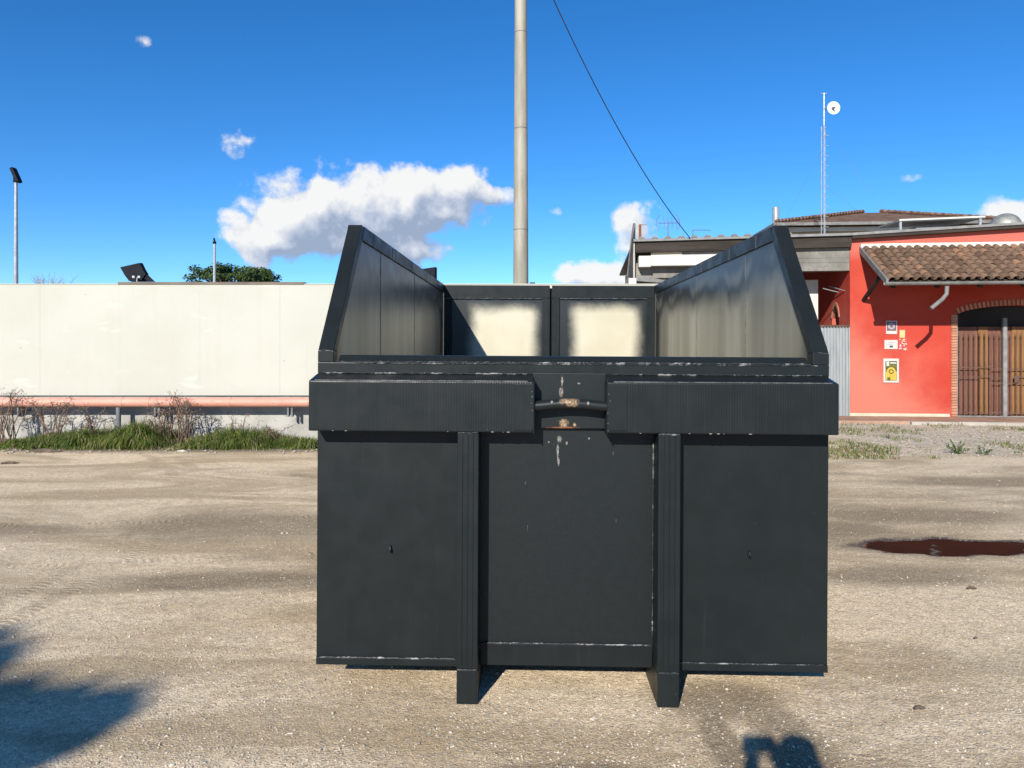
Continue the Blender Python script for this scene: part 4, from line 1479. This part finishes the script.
# lattice mast with a dish
MY = 27.0
mb_ = px(823.5, 0, MY)
mb_.z = 0
mast = thing('radio_mast', 'thin lattice mast with a white round dish above the house roof', 'mast', mb_)
zm = px(0, 126, MY).z
z0m = 0
for k in range(3):
    a_ = k * 2.094 + .4
    MB().tube([(.085 * math.cos(a_), .085 * math.sin(a_), z0m), (.07 * math.cos(a_), .07 * math.sin(a_), zm)], .011, 6).build('leg', M['alu'], mast)
lz = MB()
z = 4.2
i = 0
while z < zm - .2:
    for k in range(3):
        a_, b_ = k * 2.094 + .4, (k + 1) * 2.094 + .4
        lz.tube([(.08 * math.cos(a_), .08 * math.sin(a_), z), (.08 * math.cos(b_), .08 * math.sin(b_), z + .17)], .006, 4)
    z += .3
lz.build('lacing', M['alu'], mast)['kind'] = 'stuff'
z = 5.4
while z < zm - .3:
    MB().box(-.02, .19, -.006, .006, z, z + .012).build('rung', M['alu'], mast)
    z += .37
zt2 = px(0, 93, MY).z
MB().tube([(0.02, 0, zm - .5), (0.02, 0, zt2)], .024, 8).build('top_pole', M['alu'], mast)
MB().box(-.12, .12, -.01, .01, zt2 - .02, zt2).build('cross_arm', M['alu'], mast)
dc = px(831.3, 109.5, MY) - mb_
dish = MB()
prof = [(.0, .0), (.12, .012), (.18, .04), (.228, .075), (.235, .075), (.185, .03), (.12, -.008), (.002, -.02)]
dsh = MB()
n_ = 24
for r_, h_ in prof:
    for k in range(n_):
        a_ = 6.283185 * k / n_
        dsh.v.append((dc.x + r_ * math.cos(a_), -.12 - h_, dc.z + r_ * math.sin(a_)))
for i in range(len(prof) - 1):
    for k in range(n_):
        dsh.f.append((i * n_ + k, i * n_ + (k + 1) % n_, (i + 1) * n_ + (k + 1) % n_, (i + 1) * n_ + k))
        dsh.mi.append(0)
M['dish_white'] = var('dish_white', (0.66, 0.65, 0.60), (0.74, 0.73, 0.68), 4, .5, .4)
dob = dsh.build('dish', M['dish_white'], mast, smooth=True)
MB().tube([(dc.x, -.12, dc.z), (dc.x, -.3, dc.z - .02)], [.05, .03], 10).build('feed_horn', M['steel_grey'], dob)
MB().tube([(.02, 0, dc.z + .02), (dc.x - .08, -.1, dc.z)], .03, 8).build('dish_clamp', M['steel_grey'], mast)
for (za, tgt) in ((px(0, 148, MY).z, (785, 220)), (px(0, 185, MY).z, (862, 214)), (px(0, 128, MY).z, (888, 214))):
    tg = px(tgt[0], tgt[1], 30.5) - mb_
    MB().tube([(0, 0, za), tg], .004, 4).build('guy_wire', M['alu'], mast)


def yagi(label, base, zt, arms):
    t = thing('aerial', label, 'aerial', base)
    MB().tube([(0, 0, 0), (0, 0, zt - base.z)], .014, 6).build('mast', M['steel_grey'], t)
    return t


b_ = px(668, 240, 19.6)
b_.z -= .35
ya = yagi('looped television aerial with curved elements on the shed roof', b_, px(668, 222, 19.6).z, None)
zc = px(668, 223, 19.6).z - b_.z
MB().tube([(-.28, -.1, zc - .02), (.30, .1, zc + .02)], .010, 6).build('boom', M['steel_grey'], ya)
for xx in (-.11, .0, .10, .22):
    MB().tube([(xx, -.03, zc - .16), (xx + .015, 0, zc), (xx, .03, zc + .16)], .007, 5).build('element', M['steel_grey'], ya)
for sgn in (-1, 1):
    MB().tube([(sgn * .22, 0, zc + .22), (sgn * .30, 0, zc + .10), (sgn * .31, 0, zc - .05), (sgn * .24, 0, zc - .2)], .008, 5).build('reflector', M['steel_grey'], ya)
b_ = px(693, 238, 19.6)
b_.z -= .35
yb = yagi('plain two bar television aerial beside the cable end on the shed roof', b_, px(693, 229.5, 19.6).z, None)
for yy in (230, 237.4):
    zz = px(693, yy, 19.6).z - b_.z
    MB().tube([(0, 0, zz), (px(712, yy, 19.6).x - b_.x, .1, zz + .01)], .010, 6).build('bar', M['steel_grey'], yb)

# solar water frame and cowl on the red building's roof
sx0, sx1 = fp(899, 0, 4).x, fp(985, 0, 4).x
sz = fp(900, 219, 4).z
sol = thing('roof_frame', 'low white edged metal sheet on posts above the red building roof', 'roof sheet', ((sx0 + sx1) / 2, 4, roof_z(3) + .06), SHED)
sbo = ((sx0 + sx1) / 2, 4, roof_z(3) + .06)
za, zb = fp(899, 220, 4).z, fp(985, 216.5, 4).z
MB().hexa([(sx0, 4, za - .05), (sx1, 4, zb - .05), (sx1, 5.6, zb + .02), (sx0, 5.6, za + .02), (sx0, 4, za), (sx1, 4, zb), (sx1, 5.6, zb + .07), (sx0, 5.6, za + .07)]).build('sheet', M['edge_grey'], sol, off=sbo)
MB().hexa([(sx0, 3.97, za - .03), (sx1, 3.97, zb - .03), (sx1, 3.998, zb - .03), (sx0, 3.998, za - .03), (sx0, 3.97, za + .02), (sx1, 3.97, zb + .02), (sx1, 3.998, zb + .02), (sx0, 3.998, za + .02)]).build('edge_trim', M['white_trim'], sol, off=sbo)
MB().hexa([(sx0 + .6, 4.3, za - .26), (sx1 - .5, 4.3, zb - .30), (sx1 - .5, 5.0, zb - .30), (sx0 + .6, 5.0, za - .26), (sx0 + .6, 4.3, za - .14), (sx1 - .5, 4.3, zb - .20), (sx1 - .5, 5.0, zb - .20), (sx0 + .6, 5.0, za - .14)]).build('tank', M['gutter'], sol, off=sbo)
for (xx, zt) in ((sx0 + .02, za), (sx1 - .15, zb)):
    MB().box(xx, xx + .06, 4.0, 4.06, roof_z(xx) + .03, zt - .05).build('post', M['alu'], sol, off=sbo)
cc = fp(1005.5, 228, .9)
cow = thing('roof_cowl', 'grey galvanised dome cowl on the red building roof', 'cowl', (cc.x, .9, roof_z(cc.x) + .06), SHED)
rr = (fp(1021.5, 228, .9).x - fp(989.5, 228, .9).x) / 2
zc0 = fp(1005, 226.5, .9).z - (roof_z(cc.x) + .06)
zc1 = fp(1005, 213.5, .9).z - (roof_z(cc.x) + .06)
prof = [(rr * 1.0, zc0 - .01), (rr, zc0)] + [(rr * .94 * math.cos(a_), zc0 + (zc1 - zc0) * math.sin(a_)) for a_ in [math.pi / 2 * k / 9 for k in range(9)]] + [(.01, zc1)]
M['galv'] = var('spangled_zinc', (0.20, 0.20, 0.175), (0.36, 0.355, 0.31), 7, .5, .5, metallic=.4)
MB().lathe(prof, 28).build('dome', M['galv'], cow, smooth=True)
MB().lathe([(rr * .42, -.15), (rr * .42, zc0 - .03)], 20).build('duct', M['gutter'], cow)
for k in range(4):
    a_ = k * 1.5708 + .6
    MB().box(-.015, .015, -.015, .015, -.05, zc0).build('leg', M['alu'], cow).location = (rr * .8 * math.cos(a_), rr * .8 * math.sin(a_), 0)

# ================================================================== plants
def gmat(name, a, b, c_):
    m = Mat(name, .7, .25)
    n_ = m.noise(3.1, 3, .6, m.pos())
    c = m.mix(m.rng(n_, .3, .7), a, b)
    c = m.mix(m.rng(m.noise(21, 2, .5, m.pos()), .55, .7, 0, .6), c, c_)
    m.col(c)
    return m.m


M['grass_a'] = gmat('fresh_grass', (0.070, 0.110, 0.014), (0.140, 0.175, 0.026), (0.24, 0.23, 0.06))
M['grass_b'] = gmat('dark_grass', (0.030, 0.060, 0.012), (0.065, 0.105, 0.022), (0.10, 0.13, 0.03))
M['grass_dry'] = gmat('dry_grass', (0.20, 0.155, 0.085), (0.32, 0.255, 0.145), (0.13, 0.095, 0.05))
M['bramble'] = var('bramble_stems', (0.13, 0.085, 0.060), (0.22, 0.155, 0.115), 9, .9, .2)
M['dryleaf'] = gmat('withered_leaves', (0.12, 0.075, 0.045), (0.21, 0.145, 0.085), (0.10, 0.10, 0.04))
GM = [M['grass_a'], M['grass_b'], M['grass_dry']]
r5 = random.Random(55)


def blade(mb, x, y, z, h, w_, lean, mi, r):
    a = r.random() * 6.283
    d = Vector((math.cos(a), math.sin(a), 0))
    sd_ = Vector((-d.y, d.x, 0)) * w_
    p0 = Vector((x, y, z))
    p1 = p0 + d * lean * .35 * h + Vector((0, 0, h * .6))
    p2 = p0 + d * lean * h + Vector((0, 0, h * (1 - .35 * lean)))
    mb.add([p0 - sd_, p0 + sd_, p1 + sd_ * .8, p1 - sd_ * .8, p2], [(0, 1, 2, 3), (3, 2, 4)], mi)


def strip_h(x):
    """height of the verge along the wall; two tall clumps and a low gap as in the photograph"""
    h = .10 + .08 * mnoise.noise(Vector((x * 1.1, 0, 4))) + .05 * mnoise.noise(Vector((x * 3.7, 2, 4)))
    for (pp, wd, am) in ((78, .55, .20), (132, .50, .30), (150, .35, .12), (236, .6, .19), (262, .4, .10), (40, .4, .12), (202, .4, .1)):
        xc = px(pp, 0, 12.9).x
        h += am * math.exp(-((x - xc) / wd) ** 2)
    return max(.05, h)


gr = MB()
xa, xb = px(-200, 0, 12.9).x, px(345, 0, 12.9).x
def tussock(mb, x, y, h, n, r):
    for _ in range(n):
        a = r.random() * 6.283
        q = r.random() ** .6
        d = Vector((math.cos(a), math.sin(a), 0))
        w_ = Vector((-d.y, d.x, 0)) * .0038 * r.uniform(.7, 1.5)
        hh_ = h * r.uniform(.7, 1.1)
        p0 = Vector((x, y, -.01)) + d * .10 * r.random()
        p1 = p0 + d * q * h * .42 + Vector((0, 0, hh_ * (.72 - .22 * q)))
        p2 = p0 + d * q * h * .95 + Vector((0, 0, hh_ * (1.0 - .55 * q)))
        p3 = p0 + d * q * h * 1.35 + Vector((0, 0, hh_ * (.95 - .85 * q)))
        k = r.random()
        mi = 2 if k < .10 else (1 if k < .38 else 0)
        mb.add([p0 - w_, p0 + w_, p1 + w_, p1 - w_, p2 + w_ * .7, p2 - w_ * .7, p3], [(0, 1, 2, 3), (3, 2, 4, 5), (5, 4, 6)], mi)


for (pp, yy, h_, n_) in ((66, 12.95, .30, 300), (78, 12.8, .34, 360), (88, 12.95, .38, 420), (100, 12.75, .24, 260), (118, 12.9, .34, 380), (131, 12.8, .44, 520), (143, 12.85, .42, 480), (152, 12.7, .26, 300), (46, 12.8, .24, 260), (30, 12.75, .22, 220),
                         (228, 12.9, .30, 340), (240, 12.8, .35, 420), (252, 12.75, .28, 320), (266, 12.85, .24, 260), (206, 12.8, .24, 260), (284, 12.8, .20, 220), (300, 12.75, .22, 220), (312, 12.7, .2, 200), (12, 12.8, .2, 200), (216, 12.65, .2, 200), (190, 12.7, .14, 160)):
    tussock(gr, px(pp, 0, yy).x, yy, h_, n_, r5)
for _ in range(19500):
    x = r5.uniform(xa, xb)
    t = r5.random()
    front = 12.42 + .16 * mnoise.noise(Vector((x * 1.7, 1, 7))) + .10 * mnoise.noise(Vector((x * 6.1, 1, 7)))
    y = front + (13.6 - front) * t ** .8
    cl = mnoise.noise(Vector((x * 2.3, y * 2.3, 1.0)))
    if cl < -.25 and r5.random() < .6:
        continue
    prof_ = min(1.0, .28 + (y - front) * 2.2)
    h = strip_h(x) * prof_ * r5.uniform(.55, 1.25)
    k = r5.random()
    gap = math.exp(-((x - px(178, 0, 12.9).x) / .35) ** 2)
    mi = 2 if k < .13 + .45 * gap + (.25 if y - front < .06 else 0) else (1 if k < .45 else 0)
    blade(gr, x, y, ground_h(x, y) - .01, h, .0045 * r5.uniform(.7, 1.4), r5.uniform(.15, .95), mi, r5)
tag(gr.build('verge_grass', GM), 'green tufted grass verge along the foot of the white wall', 'grass', kind='stuff')


def bramble(label, xp, spread, hgt, n, seed):
    r = random.Random(seed)
    b = px(xp, 0, 13.1)
    b.z = 0
    t = thing('bramble_bush', label, 'shrub', b)
    st, lf = MB(), MB()
    for k in range(n):
        a = r.uniform(-1, 1)
        p0 = Vector((r.uniform(-.12, .12), r.uniform(-.1, .1), -.03))
        top = Vector((a * spread * r.uniform(.4, 1), r.uniform(-.25, .12), hgt * r.uniform(.45, 1.05)))
        pts = []
        for i in range(8):
            q = i / 7
            pp = p0.lerp(top, q)
            pp.z = p0.z + (top.z - p0.z) * math.sin(q * math.pi * r.uniform(.5, .62)) if i else p0.z
            pts.append(pp + rvec(r) * .018)
        st.tube(pts, [.009 * (1 - .085 * i) * r.uniform(.8, 1.3) for i in range(8)], 5)
        for i in range(2, 8):
            for _ in range(r.choice([1, 2, 2, 3])):
                q = pts[i] + rvec(r) * .015
                e_ = q + rvec(r) * r.uniform(.06, .16)
                st.tube([q, (q + e_) / 2 + rvec(r) * .012, e_], [.0035, .0028, .0015], 3)
                if r.random() < .5:
                    leaves(lf, e_, .02, 2, .022, r)
    st.build('stems', M['bramble'], t)['kind'] = 'stuff'
    lf.build('leaves', M['dryleaf'], t)['kind'] = 'stuff'


bramble('tangled leafless bramble climbing over the pink pipe near its first joint', 8, .55, .95, 16, 1)
bramble('arching brown bramble leaning right below the pink pipe', 52, .60, .80, 15, 2)
bramble('low brown bramble left of the grey pipe post', 92, .45, .66, 11, 3)
bramble('tall brown bramble right of the grey pipe post', 164, .42, .84, 15, 4)
bramble('dense twiggy bramble with withered leaves beside the tall one', 184, .40, .84, 18, 6)
bramble('thin bramble of a few wiry stems under the pipe sleeve', 236, .35, .70, 4, 7)
bramble('short wiry bramble at the end of the verge by the pipe bracket', 276, .35, .40, 4, 8)

# patchy weeds on the stony strip before the red building
wd = MB()
for _ in range(9000):
    pxv = r5.uniform(815, 1030)
    y = r5.uniform(11.4, 16.6)
    x = (pxv - 512) / F * y
    dn = mnoise.noise(Vector((x * 1.1, y * .9, 3.0))) + .5 * mnoise.noise(Vector((x * 3.3, y * 2.1, 5.0)))
    lim = -.02 if pxv < 900 else .30
    if y > 15.3:
        lim -= .22
    if 13.4 < y < 14.8:
        lim += .12
    if pxv < 880 and y < 12.6:
        lim -= .30
    if dn < lim:
        continue
    loc = SHED.im @ Vector((x, y, 0))
    if loc.y > -1.2:
        continue
    k = r5.random()
    mi = 2 if k < .36 else (1 if k < .62 else 0)
    blade(wd, x, y, ground_h(x, y) - .006, r5.uniform(.03, .13) * (1.2 if pxv < 880 and y < 12.8 else .8), .0055, r5.uniform(.2, 1.1), mi, r5)
tag(wd.build('patchy_weeds', GM), 'patchy low weeds on the pale stones before the red building', 'weeds', kind='stuff')


def weed(label, xp, yp, hgt, n, seed):
    r = random.Random(seed)
    Yw = H * F / (yp - HY)
    b = px(xp, 0, Yw)
    b.z = ground_h(b.x, Yw)
    t = thing('weed_plant', label, 'plant', b)
    lf, st = MB(), MB()
    for k in range(n):
        d = rvec(r)
        d.z = abs(d.z) + .4
        tip = d * hgt * r.uniform(.5, 1)
        st.tube([(0, 0, -.01), tip * .5 + rvec(r) * .01, tip], [.004, .003, .002], 4)
        for i in range(6):
            leaves(lf, tip * r.uniform(.35, 1.0), .03, 2, .026, r)
    st.build('stems', M['grass_b'], t)['kind'] = 'stuff'
    lf.build('leaves', M['grass_b'], t)['kind'] = 'stuff'


weed('leafy green weed standing alone on the pale stones', 958, 454, .24, 16, 1)
weed('small sparse weed on the pale stones beyond the leafy one', 983, 455, .15, 7, 2)

# pale rubble on the stony strip and along the verge
rb = MB()
for _ in range(2600):
    if r5.random() < .93:
        pxv = r5.uniform(850, 1030)
        y = r5.uniform(11.6, 16.4)
    else:
        pxv = r5.uniform(-10, 318)
        y = r5.uniform(12.0, 12.5)
    x = (pxv - 512) / F * y
    if (SHED.im @ Vector((x, y, 0))).y > -1.3:
        continue
    r = .012 + .03 * r5.random() ** 3
    vv = []
    a = r5.random() * 6.28
    for q in octa:
        k = r5.uniform(.7, 1.2)
        vx, vy = q[0] * r * k * 1.3, q[1] * r * k
        vv.append((x + vx * math.cos(a) - vy * math.sin(a), y + vx * math.sin(a) + vy * math.cos(a), ground_h(x, y) + q[2] * r * k * .6 + r * .2))
    rb.add(vv, of)
M['rubble'] = var('pale_rubble', (0.27, 0.225, 0.165), (0.42, 0.365, 0.285), 5, .9, .2)
tag(rb.build('rubble', M['rubble']), 'pale crushed rubble scattered before the red building and the verge', 'rubble', kind='stuff')

# fallen twigs and scraps lying on the yard
M['scrap'] = var('pale_scrap', (0.46, 0.42, 0.35), (0.58, 0.54, 0.46), 8, .8, .3)
for (lab, xp, yp, l_, ang, mt) in (('short dark stick lying on the gravel right of the container', 920, 711, .055, .1, 'bark'),
                                  ('dark brown leaf lying below the puddle', 972, 590, .07, .0, 'bark'),
                                  ('small dark clod on the gravel below the puddle', 976, 640, .02, .5, 'bark'),
                                  ('crooked dark twig lying on the sandy gravel by the verge', 10, 464, .24, .3, 'bark'),
                                  ('pale scrap lying at the edge of the verge', 182, 452, .16, .1, 'scrap'),
                                  ('dark rotten plank lying at the edge of the verge', 46, 452.5, .52, .05, 'bark')):
    Yw = H * F / (yp - HY)
    b = px(xp, 0, Yw)
    z_ = ground_h(b.x, Yw)
    pts = [(-l_ / 2, 0, .012), (-l_ * .1, l_ * .08, .018), (l_ * .2, -l_ * .04, .016), (l_ / 2, l_ * .05, .010)]
    o_ = MB().tube(pts, [l_ * .05 + .003, l_ * .09 + .004, l_ * .08 + .004, .003], 6).build('plank' if 'plank' in lab else 'scrap' if 'scrap' in lab else 'twig', M[mt])
    o_.location = (b.x, Yw, z_)
    o_.rotation_euler = (0, 0, ang)
    tag(o_, lab, 'debris')

# ================================================================== behind the camera: what casts the shadows into view
# made-up unseen evergreen, crown clumps shaped to cast the lower left shadow
TIP = Vector((-1.72, 3.46, 0)) + SDIR * 14
PR_ = Vector((math.cos(SUN_AZ), -math.sin(SUN_AZ), 0))
UP_ = SDIR.cross(PR_) * -1
if UP_.z < 0:
    UP_ = -UP_
M['leaf'] = leaf_mat('shadow_tree_leaves', (0.022, 0.048, 0.014), (0.06, 0.10, 0.03))
tc0 = TIP + PR_ * -3.4
tree = thing('added_shadow_tree', 'unseen evergreen tree added with a crown shaped for its cast shadow', 'tree', (tc0.x, tc0.y, 0))
ctr = Vector((tc0.x, tc0.y, 0))
MB().tube([(0, 0, -.2), (.05, 0, 2.2), (0, .05, 4.0), (0, 0, 5.2)], [.24, .18, .14, .06], 10).build('trunk', M['bark'], tree, smooth=True)
cr, br_ = MB(), MB()
r6 = random.Random(9)
clumps = [(-.26, -.10, .24), (-.50, -.20, .34), (-.9, -.42, .48), (-1.4, -.66, .66), (-1.20, -.22, .34), (-1.62, -.18, .42), (-.85, -.16, .26), (-1.25, -.08, .26), (-1.36, .08, .13), (-1.62, .06, .22), (-2.0, -.05, .35), (-2.5, -.1, .5), (-2.3, -.5, .62), (-2.1, -1.2, .7), (-2.9, -.8, .9), (-3.6, -.9, 1.0),
          (-4.3, -.8, .9), (-3.6, -1.7, 1.0), (-2.9, -1.7, .8), (-4.4, -1.6, .8)]
for (a_, b_, r_) in clumps:
    c_ = TIP + PR_ * a_ + UP_ * b_ - ctr
    leaves(cr, c_, r_, int(2600 * r_ ** 1.7) + 420, .10, r6, .85)
    br_.tube([(0, 0, min(c_.z - .3, 5.0)), (c_.x * .55, c_.y * .55, c_.z * .5 + 2.2), (c_.x, c_.y, c_.z)], [.06, .045, .02], 6)
cr.build('crown', M['leaf'], tree)
br_.build('branches', M['bark'], tree)['kind'] = 'stuff'

# the person taking the picture
M['skin'] = var('skin', (0.42, 0.24, 0.165), (0.50, 0.30, 0.21), 9, .6, .35)
M['jacket'] = var('navy_jacket', (0.020, 0.026, 0.045), (0.032, 0.040, 0.065), 6, .85, .2)
M['jeans'] = var('dark_jeans', (0.026, 0.034, 0.055), (0.042, 0.053, 0.080), 8, .9, .2)
M['hair'] = var('dark_hair', (0.018, 0.013, 0.010), (0.035, 0.026, 0.020), 30, .6, .3)
M['phone'] = var('phone_body', (0.015, 0.015, 0.017), (0.022, 0.022, 0.025), 6, .3, .5)


def skinned(name, pts, edges, mats, parent, sub=2, pick=None):
    me = bpy.data.meshes.new(name)
    bm = bmesh.new()
    lay = bm.verts.layers.skin.verify()
    vs_ = []
    for i, (p_, r_) in enumerate(pts):
        v = bm.verts.new(p_)
        v[lay].radius = (r_, r_) if isinstance(r_, (int, float)) else r_
        v[lay].use_root = (i == 0)
        vs_.append(v)
    for a, b in edges:
        bm.edges.new((vs_[a], vs_[b]))
    bm.to_mesh(me)
    bm.free()
    ob = bpy.data.objects.new(name, me)
    COL.objects.link(ob)
    ob.modifiers.new('skin', 'SKIN')
    sb = ob.modifiers.new('sub', 'SUBSURF')
    sb.levels = sb.render_levels = sub
    dg = bpy.context.evaluated_depsgraph_get()
    ev = bpy.data.meshes.new_from_object(ob.evaluated_get(dg))
    bpy.data.objects.remove(ob)
    for m_ in mats:
        ev.materials.append(m_)
    for pl in ev.polygons:
        pl.use_smooth = True
        pl.material_index = pick(pl.center) if pick else 0
    o_ = bpy.data.objects.new(name, ev)
    COL.objects.link(o_)
    o_.parent = parent
    return o_


PX, PYY = .045, -.40
per = thing('person', 'person in navy jacket and jeans holding a phone up in both hands', 'person', (PX, PYY, 0))
pts = [((0, 0, .96), (.15, .11)), ((0, .0, 1.12), (.135, .10)), ((0, .0, 1.32), (.16, .11)), ((0, -.01, 1.46), (.12, .09)), ((0, .05, 1.565), .055), ((0, .12, 1.64), (.070, .075)), ((0, .135, 1.725), (.078, .095)), ((0, .125, 1.80), (.066, .08))]
edges = [(i, i + 1) for i in range(7)]
hands = []
for s_ in (-1, 1):
    k = len(pts)
    hx = (.025 if s_ > 0 else -.085) - PX
    pts += [((s_ * .19, 0, 1.44), .065), ((s_ * .23, .10, 1.24), .050), ((s_ * .15 + hx * .35, .27, 1.42), .040), ((hx * .9 + s_ * .012, .32, 1.615), .036), ((hx, .345, 1.682), (.045, .030))]
    edges += [(3, k), (k, k + 1), (k + 1, k + 2), (k + 2, k + 3), (k + 3, k + 4)]
    for f_ in range(4):
        j = len(pts)
        b0 = Vector((hx - s_ * .004, .366 + f_ * .010 - .016, 1.70 - f_ * .002 + .006))
        pts += [((hx - s_ * .002 * f_, .333 + f_ * .014, 1.712), .009), ((hx - s_ * .016, .335 + f_ * .015, 1.735 + .006 * (f_ % 2)), .0085), ((hx - s_ * .038, .337 + f_ * .014, 1.742 - .004 * f_), .0075)]
        edges += [(k + 4, j), (j, j + 1), (j + 1, j + 2)]
    j = len(pts)
    pts += [((hx - s_ * .022, .335, 1.668), .0105), ((hx - s_ * .045, .339, 1.676), .009)]
    edges += [(k + 4, j), (j, j + 1)]
    k = len(pts)
    pts += [((s_ * .095, 0, .88), .095), ((s_ * .11, .02, .50), .066), ((s_ * .115, -.02, .10), .042), ((s_ * .12, .03, .035), (.042, .034)), ((s_ * .13, .17, .025), (.038, .022))]
    edges += [(0, k), (k, k + 1), (k + 1, k + 2), (k + 2, k + 3), (k + 3, k + 4)]


def pick(c):
    if c.z < .09:
        return 3
    if c.z < .93:
        return 2
    if c.z > 1.55 and abs(c.x) < .11 and c.y < .26:
        return 0
    if c.y > .315 and c.z > 1.63:
        return 0
    return 1


body = skinned('body', pts, edges, [M['skin'], M['jacket'], M['jeans'], M['hair']], per, 2, pick)
hr = MB()
rows_ = []
for i in range(9):
    th = math.pi * .5 * i / 8
    for k in range(18):
        a_ = 6.283 * k / 18
        low = .055 if math.sin(a_) > .3 else -.02
        hr.v.append((.088 * math.sin(th + .01) * math.cos(a_) * 1.02, .012 + .108 * math.sin(th + .01) * math.sin(a_), 1.735 + low * (th / 1.57) + .098 * math.cos(th) - .02 * (th / 1.57)))
for i in range(8):
    for k in range(18):
        hr.f.append((i * 18 + k, i * 18 + (k + 1) % 18, (i + 1) * 18 + (k + 1) % 18, (i + 1) * 18 + k))
        hr.mi.append(0)
hr.build('hair', M['hair'], per, smooth=True).location = (0, .11, .025)
face = MB()
face.add([(-.013, .110, 1.672), (.013, .110, 1.672), (0, .137, 1.678), (0, .110, 1.715)], [(0, 1, 2), (1, 3, 2), (3, 0, 2), (0, 3, 1)])
face.build('nose', M['skin'], per).location = (0, .11, .025)
for s_ in (-1, 1):
    MB().lathe([(.003, -.007), (.010, -.004), (.0115, 0), (.010, .004), (.003, .007)], 10).build('eye', M['ink'], per).location = (s_ * .033, .218, 1.737)
    MB().box(-.006, .006, -.016, .016, -.03, .03).build('ear', M['skin'], per, bevel=.005).location = (s_ * .088, .125, 1.725)
MB().box(-.024, .024, -.003, .003, -.004, .004).build('mouth', M['sign_red'], per, bevel=.002).location = (0, .217, 1.667)
ph = MB().box(-.118, .014, -.034, -.026, 1.672, 1.748).build('phone', M['phone'], off=(0, -.03, 1.69), bevel=.003)
ph.location = (0, -.03, 1.69)
tag(ph, 'dark smartphone held level in both raised hands', 'phone')
